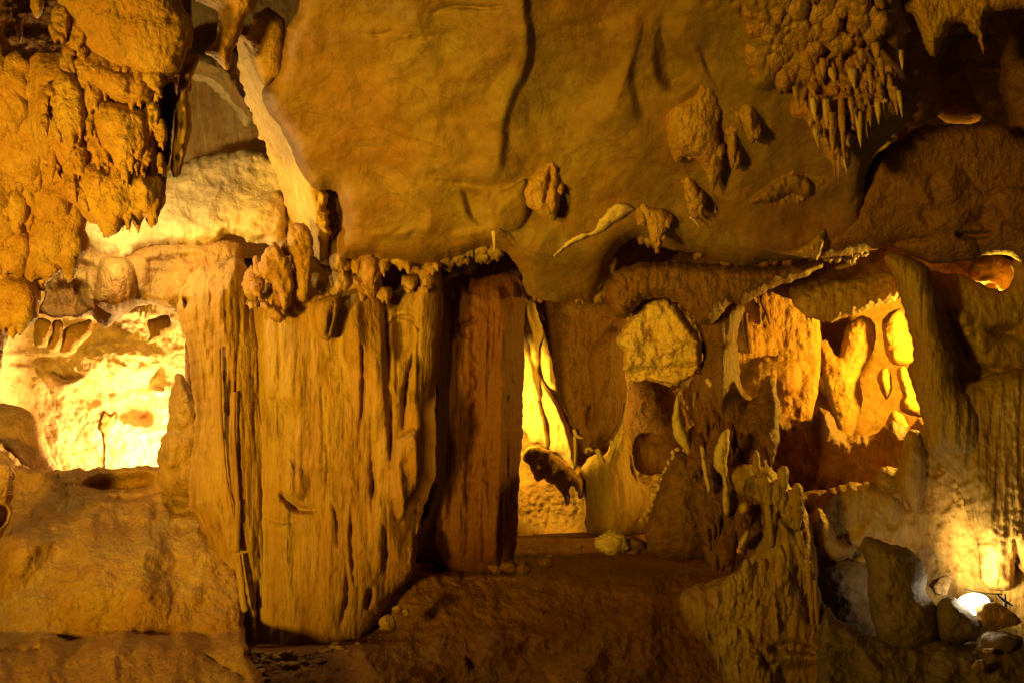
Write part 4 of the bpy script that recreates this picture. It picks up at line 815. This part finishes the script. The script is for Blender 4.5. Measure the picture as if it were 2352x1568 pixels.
for pts, y, lab in ((K('F', (905, 760), (920, 725), (960, 725), (1000, 800), (1040, 850), (1060, 760), (1080, 650), (1180, 570), (1260, 600), (1280, 700), (1260, 820), (1180, 900), (1170, 1000), (1200, 1100), (1120, 1400), (1040, 1380), (1000, 1200), (950, 1050), (930, 900)), 9.2, 'mitten-shaped glowing orange rock inside the right window'),
                    (K('F', (1310, 620), (1350, 560), (1440, 520), (1480, 640), (1540, 860), (1440, 900), (1370, 880), (1330, 800)), 9.0, 'brightest yellow slab of the right window touching the leaning column'),
                    (K('F', (1280, 980), (1300, 920), (1340, 900), (1375, 950), (1380, 1060), (1345, 1120), (1310, 1060)), 9.0, 'small yellow knob below the brightest slab in the right window'),
                    (K('F', (1400, 920), (1470, 880), (1530, 1080), (1600, 1230), (1450, 1200), (1420, 1150), (1450, 1080), (1420, 1000)), 8.9, 'orange lump at the bottom right corner of the right window'),
                    (K('F', (1350, 1230), (1390, 1170), (1450, 1210), (1500, 1300), (1480, 1500), (1400, 1568), (1250, 1700), (1180, 1600), (1260, 1450)), 8.3, 'smooth brown lobe of rock under the right window')):
    single('lit_rock', relief(pts, y, 40, 26, 30, 3, 18, noise=((7, 40, (1, 1.4), 'f', 4), (4, 14, (1, 2), 'b', 3))), OCHRE, lab, 'rock', 'rocks lit inside the right windows')
single('added_rock_sill', relief([(1670, 1010), (1700, 960), (1740, 925), (1790, 940), (1850, 975), (1890, 930), (1930, 985), (1990, 1010), (2040, 965), (2085, 985), (2110, 950), (2180, 980), (2180, 1300), (1670, 1300)], 7.85, 60, 40, 60, 12, 40, noise=((30, 90, (1, 2), 'r', 5), (16, 50, (1, 1.5), 'f', 4)), det=1.4), FLOOR, 'uneven dark brown rock added to darken the bottom of the right windows', 'rock')  # wall added before the chamber lamp to darken the lower windows
t = thing('glowing_fringe', P(1950, 690, 8.0), 'knobbly rock roof with glowing edges over the right window', 'rock roof')
make('roof_body', relief(K('F', (690, 380), (800, 340), (960, 320), (1150, 350), (1330, 290), (1390, 300), (1430, 480), (1300, 510), (1180, 560), (1060, 600), (940, 620), (840, 590), (760, 520)), 7.62, 40, 30, 60, 6, 12, noise=((16, 30, (1, 1), 'b', 5),)), OLIVE, t)
rs = random.Random(8)
for i in range(26):
    f = i / 25; u = 1860 + 205 * f + rs.uniform(-5, 5); v = 735 - 62 * f ** 1.4 + rs.uniform(-9, 6)
    make('fringe_tip', tube(((u, v - 26, 7), (u + rs.uniform(-3, 3), v - 8, 5), (u + rs.uniform(-4, 4), v + rs.uniform(0, 12), 1.5)), 8.25, 8, .4, size=9), CREAM, t)
single('lit_rock', relief(K('F', (980, 280), (1080, 240), (1150, 215), (1170, 250), (1100, 275), (1040, 290)), 7.6, 14, 10, 12, 4, 10, noise=((6, 14, (1, 1), 'b', 3),)), CREAM, 'thin glowing crust above the roof of the right window', 'rock')
# small lit hole
single('lit_rock', relief(K('F', (1850, 330), (1950, 170), (2060, 180), (2180, 250), (2160, 360), (2110, 440), (1980, 430)), 7.6, 30, 30, 30, 2, noise=((12, 40, (1, 1), 'r', 4),), ops=(stroke(K('F', (1930, 360), (2010, 340), (2080, 370)), 20, 8),)), OCHRE, 'orange glowing stone in the small hole at the right edge', 'rock')
lamp('chamber_light', P(2412, 705, 7.42), 3, AMB, .03)  # extra lamp added for the hole, in place of the deep chamber's light

# dim rocks behind the leaning column on the right
single('rock_wall', relief(K('F', (1560, 280), (1700, 300), (1870, 330), (1960, 380), (2100, 430), (2160, 330), (2135, 230), (2221, 180), (2600, 200), (2600, 1200), (1560, 1200)), 7.1, 40, 40, 60, 5, 26, noise=((26, 130, (1, 1.4), 'f', 4), (6, 28, (1, 1), 'b', 4)),
    ops=(bulge(K('F', (1700, 480), (1800, 560), (1900, 800), (1870, 930), (1780, 780)), -40, 30, 2, True), stroke(K('F', (1740, 480), (1880, 680), (2000, 800)), 34, 24), bulge(K('F', (1920, 640), (2221, 600), (2221, 760), (2050, 760)), -50, 30, 2, True), stroke(K('F', (1900, 900), (2060, 930), (2200, 940)), -30, 12))), OLIVE,
    'dim olive rock wall behind the leaning column at the right edge', 'rock wall')
t = thing('limestone_column', P(2200, 1000, 6.4), 'leaning ridged column on the right beside the glowing window', 'column')
rc = K('F', (1300, 190), (1390, 170), (1480, 205), (1600, 255), (1650, 350), (1690, 480), (1700, 650), (1760, 760), (1805, 900), (1790, 1000), (1950, 1150), (1960, 1500), (1850, 1500), (1700, 1480), (1620, 1450), (1575, 1230), (1535, 1100), (1500, 980), (1470, 890), (1522, 850), (1482, 640), (1450, 520), (1412, 400), (1380, 290))
make('ridged_shaft', relief(rc, 6.72, 80, 60, 80, 6, 20, step=3, noise=((9, 18, (1, 16), 'r', 3), (10, 70, (1, 4), 'f', 4), (4, 16, (1, 1.6), 'b', 3))), OLIVE, t)
cu = K('F', (1560, 1300), (1650, 1250), (1800, 1000), (1900, 1000), (2050, 930), (2221, 900), (2600, 900)) + K('I', (2600, 980), (2300, 980), (2221, 870), (2180, 830), (2165, 780), (2160, 960), (2100, 985), (1945, 960), (1935, 700), (1850, 480), (1780, 250), (1700, 180), (1640, 120), (1580, 60))
make('base_curtain', relief(cu, lambda U, V: 6.85 - .1 * sstep((V - 900) / 400), 80, 60, 60, 5, 22, noise=((9, 20, (1.0, 14), 'r', 3), (14, 90, (1, 4), 'f', 4), (4, 18, (1, 1.4), 'b', 3)),
     ops=(stroke(K('I', (2160, 640), (2200, 900)), -50, 7), bulge(K('I', (1940, 720), (2150, 760), (2150, 980), (1940, 960)), -16, 20, 1, True), stroke(K('I', (1600, 0), (1800, 300), (1900, 600)), -16, 6))), OLIVE, t)
single('pendant', relief(K('I', (1400, 300), (1430, 100), (1480, -60), (1570, -40), (1600, 150), (1600, 330), (1580, 420), (1540, 510), (1500, 470), (1440, 380)), 6.9, 50, 36, 40, 3, 20, noise=N_FLUTE), OLIVE, 'olive tooth-shaped rock hanging below the leaning column', 'stalactite')

# flowstone mound, lower right of the middle
t = thing('flowstone_mound', P(1800, 1568, 6.4), 'big dripping flowstone mound in the lower middle with hanging stone legs', 'flowstone')
md = K('I', (310, 230), (420, 160), (560, 185), (640, 215), (720, 300), (800, 400), (845, 500), (885, 650), (905, 800), (905, 950), (945, 1080), (1000, 1200), (1100, 1300), (1180, 1380), (1250, 1450), (1300, 1568), (1320, 1800), (330, 1800), (300, 1500), (200, 1330), (110, 1260), (40, 1150), (20, 1010), (60, 960), (300, 900), (420, 820), (540, 650), (570, 520), (540, 400), (400, 380), (340, 300))
ops = [stroke(K('I', (590, 370), (660, 560), (780, 660), (810, 800), (900, 1050), (920, 1230)), 40, 11), stroke(K('I', (560, 200), (680, 300), (700, 420)), 20, 12), stroke(K('I', (770, 820), (790, 900), (840, 1050), (880, 1200)), -50, 14), stroke(K('I', (720, 830), (720, 1000), (740, 1200)), -30, 8),
       stroke(K('I', (680, 560), (720, 700), (730, 900)), 30, 12), stroke(K('I', (600, 1350), (760, 1330), (900, 1380)), -70, 14), stroke(K('I', (620, 900), (640, 1100), (650, 1300)), 24, 9), bulge(K('I', (380, 230), (540, 200), (600, 340), (560, 460), (420, 380)), -36, 36, 2, True),
       bulge(K('I', (580, 1400), (900, 1370), (1000, 1500), (950, 1750), (600, 1750)), -44, 40, 2, True), patch(K('I', (230, 900), (700, 850), (680, 1300), (500, 1550), (150, 1250)), 22, 24, 'b', (1, 1.6), 30), patch(K('I', (200, 1200), (640, 1250), (700, 1750), (300, 1750)), 26, 17, 'r', (1, 4), 30),
       bulge(K('I', (1070, 1400), (1180, 1350), (1290, 1500), (1290, 1750), (1080, 1750)), 50, 40), stroke(K('I', (540, 1350), (590, 1480), (650, 1420)), -40, 7), stroke(K('I', (500, 1400), (520, 1540)), 30, 8)]
make('mound_body', relief(md, lambda U, V: 6.75 - .4 * np.clip((V - 1060) / 500, 0, 1), 100, 90, 80, 4, 24, step=3, noise=((10, 22, (1, 5), 'r', 3), (16, 80, (1, 1.6), 'f', 4), (5, 18, (1, 1.4), 'b', 4)), ops=ops), OLIVE, t)
make('drape_scales', join(flakes([(1690, 1330), (1790, 1290), (1860, 1480), (1800, 1560), (1680, 1520), (1640, 1440)], 60, 6.23, 41, (12, 34), (2.0, 4.5), (-.02, .06)), flakes([(1720, 1060), (1800, 1090), (1850, 1200), (1880, 1400), (1830, 1450), (1790, 1250)], 34, 6.36, 42, (14, 34), (1.8, 4.2), (-.02, .06))), OLIVE, t)
make('upper_drapery', flakes([(1580, 890), (1740, 900), (1790, 1080), (1860, 1220), (1800, 1320), (1640, 1290), (1600, 1120)], 70, lambda U, V: 7.12 - .55 * np.clip((V - 880) / 380, 0, 1), 71, (22, 62), (1.6, 3.4), (.0, .1)), BROWN, t)
rs = random.Random(21)
for (cx, cy, w, l) in ((640, 1050, 24, 330), (700, 1000, 18, 220), (730, 1080, 22, 300), (860, 1000, 26, 420), (900, 1060, 20, 300), (720, 780, 26, 260), (800, 720, 30, 240), (600, 560, 24, 260), (560, 1180, 22, 220), (260, 1330, 16, 300), (310, 1380, 14, 260), (420, 1350, 18, 280), (500, 1450, 22, 220), (370, 1300, 14, 240), (200, 1230, 14, 160)):
    (u, v), = K('I', (cx, cy)); w *= .36; l *= .36
    make('stone_leg', tube(((u - 6, v - l * .5, w * .8), (u - 1, v - l * .1, w), (u + rs.uniform(-2, 5), v + l * .3, w * .75), (u + rs.uniform(-2, 7), v + l * .55, w * .3)), 6.22 + (.08 if cy < 800 else 0), 10, .25), OLIVE, t)

# rocks of the lower right
for (m, mat, lab, cat, nm) in (
    (relief(K('I', (880, 600), (890, 450), (920, 445), (960, 500), (1000, 580), (1040, 660), (1140, 690), (1130, 760), (1040, 790), (960, 780), (890, 720)), 6.72, 50, 26, 40, 6, 16, noise=N_ROUGH), OLIVE, 'short knobbly stalagmite standing right of the flowstone mound', 'stalagmite', 'stalagmite'),
    (relief(K('I', (820, 470), (1000, 440), (1150, 430), (1240, 480), (1330, 590), (1200, 640), (1170, 700), (1210, 780), (1150, 800), (1080, 660), (1020, 620)), 7.2, 50, 40, 40, 3, 20, noise=((18, 90, (1, 1), 'f', 5), (9, 60, (1, 1), 'r', 4))), OLIVE, 'flat smooth olive rock behind the short stalagmite', 'rock', 'rock'),
    (relief(K('I', (700, 380), (850, 340), (1060, 330), (1200, 420), (1240, 500), (1000, 470), (820, 480)), 7.35, 30, 26, 30, 3, 20, noise=((18, 90, (1, 1), 'f', 5), (9, 60, (1, 1), 'r', 4))), OCHRE, 'orange ledge of rock between mound and boulder', 'rock ledge', 'rock_ledge'),
    (relief(K('I', (1140, 320), (1220, 270), (1340, 330), (1430, 340), (1480, 420), (1490, 520), (1450, 600), (1380, 610), (1300, 560), (1200, 440)), 6.98, 56, 50, 60, 8, 30, noise=((18, 90, (1, 1), 'f', 5), (9, 60, (1, 1), 'r', 4))), OLIVE, 'large pale boulder in the middle of the right hand rocks', 'boulder', 'boulder'),
    (relief(K('I', (1480, 560), (1560, 530), (1680, 540), (1760, 600), (1900, 720), (1930, 800), (1800, 830), (1650, 800), (1560, 700), (1500, 640)), 7.04, 40, 50, 60, 8, 30, noise=((18, 90, (1, 1), 'f', 5), (9, 60, (1, 1), 'r', 4))), GREY, 'rounded greyish boulder just above the floodlight', 'boulder', 'boulder'),
    (relief(K('I', (1590, 830), (1690, 810), (1790, 830), (1830, 900), (1790, 960), (1700, 1000), (1600, 990)), 7.0, 40, 30, 30, 2, 16, noise=((18, 90, (1, 1), 'f', 5), (9, 60, (1, 1), 'r', 4))), OLIVE, 'yellow lit stone directly behind the floodlight rocks', 'rock', 'rock'),
    (relief(K('I', (1165, 690), (1200, 630), (1280, 640), (1360, 680), (1500, 700), (1580, 800), (1600, 900), (1600, 1000), (1680, 1080), (1700, 1300), (1500, 1420), (1350, 1380), (1250, 1200), (1220, 900), (1215, 780)), 6.2, 80, 60, 60, 6, 22, noise=N_ROCK), GREY, 'tall dark grey boulder left of the floodlight', 'boulder', 'boulder'),
    (relief(K('I', (880, 780), (1000, 790), (1100, 780), (1200, 800), (1280, 1000), (1320, 1300), (1280, 1480), (1200, 1420), (1080, 1300), (980, 1180), (930, 1060), (890, 940)), 6.75, 50, 50, 50, 4, 24, noise=N_ROCK), GREY, 'dark hollow boulder between the mound and the tall grey boulder', 'boulder', 'boulder'),
    (relief(K('I', (1680, 1040), (1740, 1010), (1800, 1030), (1880, 1110), (1940, 1190), (1950, 1260), (1910, 1310), (1880, 1290), (1800, 1340), (1680, 1300), (1640, 1150)), 6.2, 70, 40, 50, 3, 18, noise=N_ROCK), GREY, 'wedge-shaped grey rock shading the front of the floodlight', 'rock', 'rock'),
    (rock(2160, 1345, 26, 28, 6.5, 26, sub=20), OCHRE, 'small rusty brown stone at upper left of the floodlight', 'rock', 'rock'),
    (rock(2285, 1418, 56, 36, 6.2, 50, sub=24), OCHRE, 'rounded warm lit stone to the right of the floodlight', 'rock', 'rock'),
    (rock(2300, 1480, 60, 40, 6.0, 50, sub=24), GREY, 'dark stone below the warm lit stone at the right edge', 'rock', 'rock'),
    (rock(2270, 1494, 22, 8, 5.85, 16, sub=14), OLIVE, 'thin yellow lit flake under the floodlight', 'rock', 'rock'),
    (relief(K('I', (900, 1000), (1000, 1120), (1180, 1250), (1400, 1290), (1600, 1260), (1750, 1290), (1900, 1330), (1960, 1290), (2060, 1260), (2221, 1270), (2600, 1240), (2600, 2000), (900, 2000)), lambda U, V: 6.5 - .55 * np.clip((V - 1360) / 240, -.3, 1.4), 60, 40, 80, 10, 36, noise=((46, 170, (1, 1), 'r', 5), (24, 60, (1, 1), 'f', 5)), det=1.6), GREY, 'dark broken rock slope filling the bottom right corner', 'rock slope', 'rock_slope'),
    (rock(2250, 1530, 22, 16, 5.75, 20, sub=14), OLIVE, 'small stone with a lit top near the bottom right corner', 'rock', 'rock')):
    single(nm, m, mat, lab, cat)

# the floodlight itself
t = thing('floodlight', P(2236, 1420, 6.35), 'glaring white floodlight standing among the rocks at lower right', 'lamp')
def emit(name, col, s):
    m = bpy.data.materials.new(name); m.use_nodes = True
    b = m.node_tree.nodes['Principled BSDF']
    b.inputs['Base Color'].default_value = (.8, .8, .8, 1); b.inputs['Emission Color'].default_value = (*col, 1); b.inputs['Emission Strength'].default_value = s
    return m
dark = bpy.data.materials.new('black_paint'); dark.use_nodes = True
dark.node_tree.nodes['Principled BSDF'].inputs['Base Color'].default_value = (.02, .02, .02, 1)
GLOW = emit('lamp_glass_lit', (1.0, .86, .6), 16)
def oriented_box(c, sx, sy, sz, ang, tilt):
    import mathutils
    R = mathutils.Euler((tilt, ang, 0)).to_matrix()
    v = np.array([(x, y, z) for x in (-1, 1) for y in (-1, 1) for z in (-1, 1)], float) * (sx, sy, sz)
    v = v @ np.array(R).T + np.array(c)
    f = np.array([(0, 1, 3, 2), (4, 6, 7, 5), (0, 4, 5, 1), (2, 3, 7, 6), (0, 2, 6, 4), (1, 5, 7, 3)])
    return v, f
c = np.array(P(2236, 1385, 6.5))
make('housing', rock(2246, 1390, 40, 31, 6.56, 30, .0, 0, 18, fine=0), dark, t)
make('glass', rock(2236, 1386, 38, 25, 6.47, 16, .0, 0, 20, fine=0), GLOW, t)
make('bracket', tube(((2250, 1385, 4), (2252, 1410, 4), (2252, 1440, 4)), 6.5, 8, 0), dark, t)
lamp('floodlight_beam', P(2250, 1362, 6.40), 60, (1.0, .70, .26), .05, aim=P(2370, 1230, 6.85), cone=125, blend=.7)
lamp('floodlight_beam', P(2232, 1366, 6.2), 4, (1.0, .84, .55), .03)
t = thing('twig', P(2305, 1418, 6.3), 'small dark twig with crossing arms right of the floodlight', 'twig')
make('stem', tube(((2304, 1415, 4), (2310, 1390, 4), (2308, 1362, 2)), 6.3, 6, .3), dark, t)
make('arm', tube(((2290, 1366, 2), (2308, 1380, 4), (2326, 1390, 2)), 6.3, 6, .3), dark, t)
make('cable', tube(((2215, 1352, 1.5), (2260, 1362, 1.5), (2302, 1364, 2)), 6.3, 6, .0), dark, t)
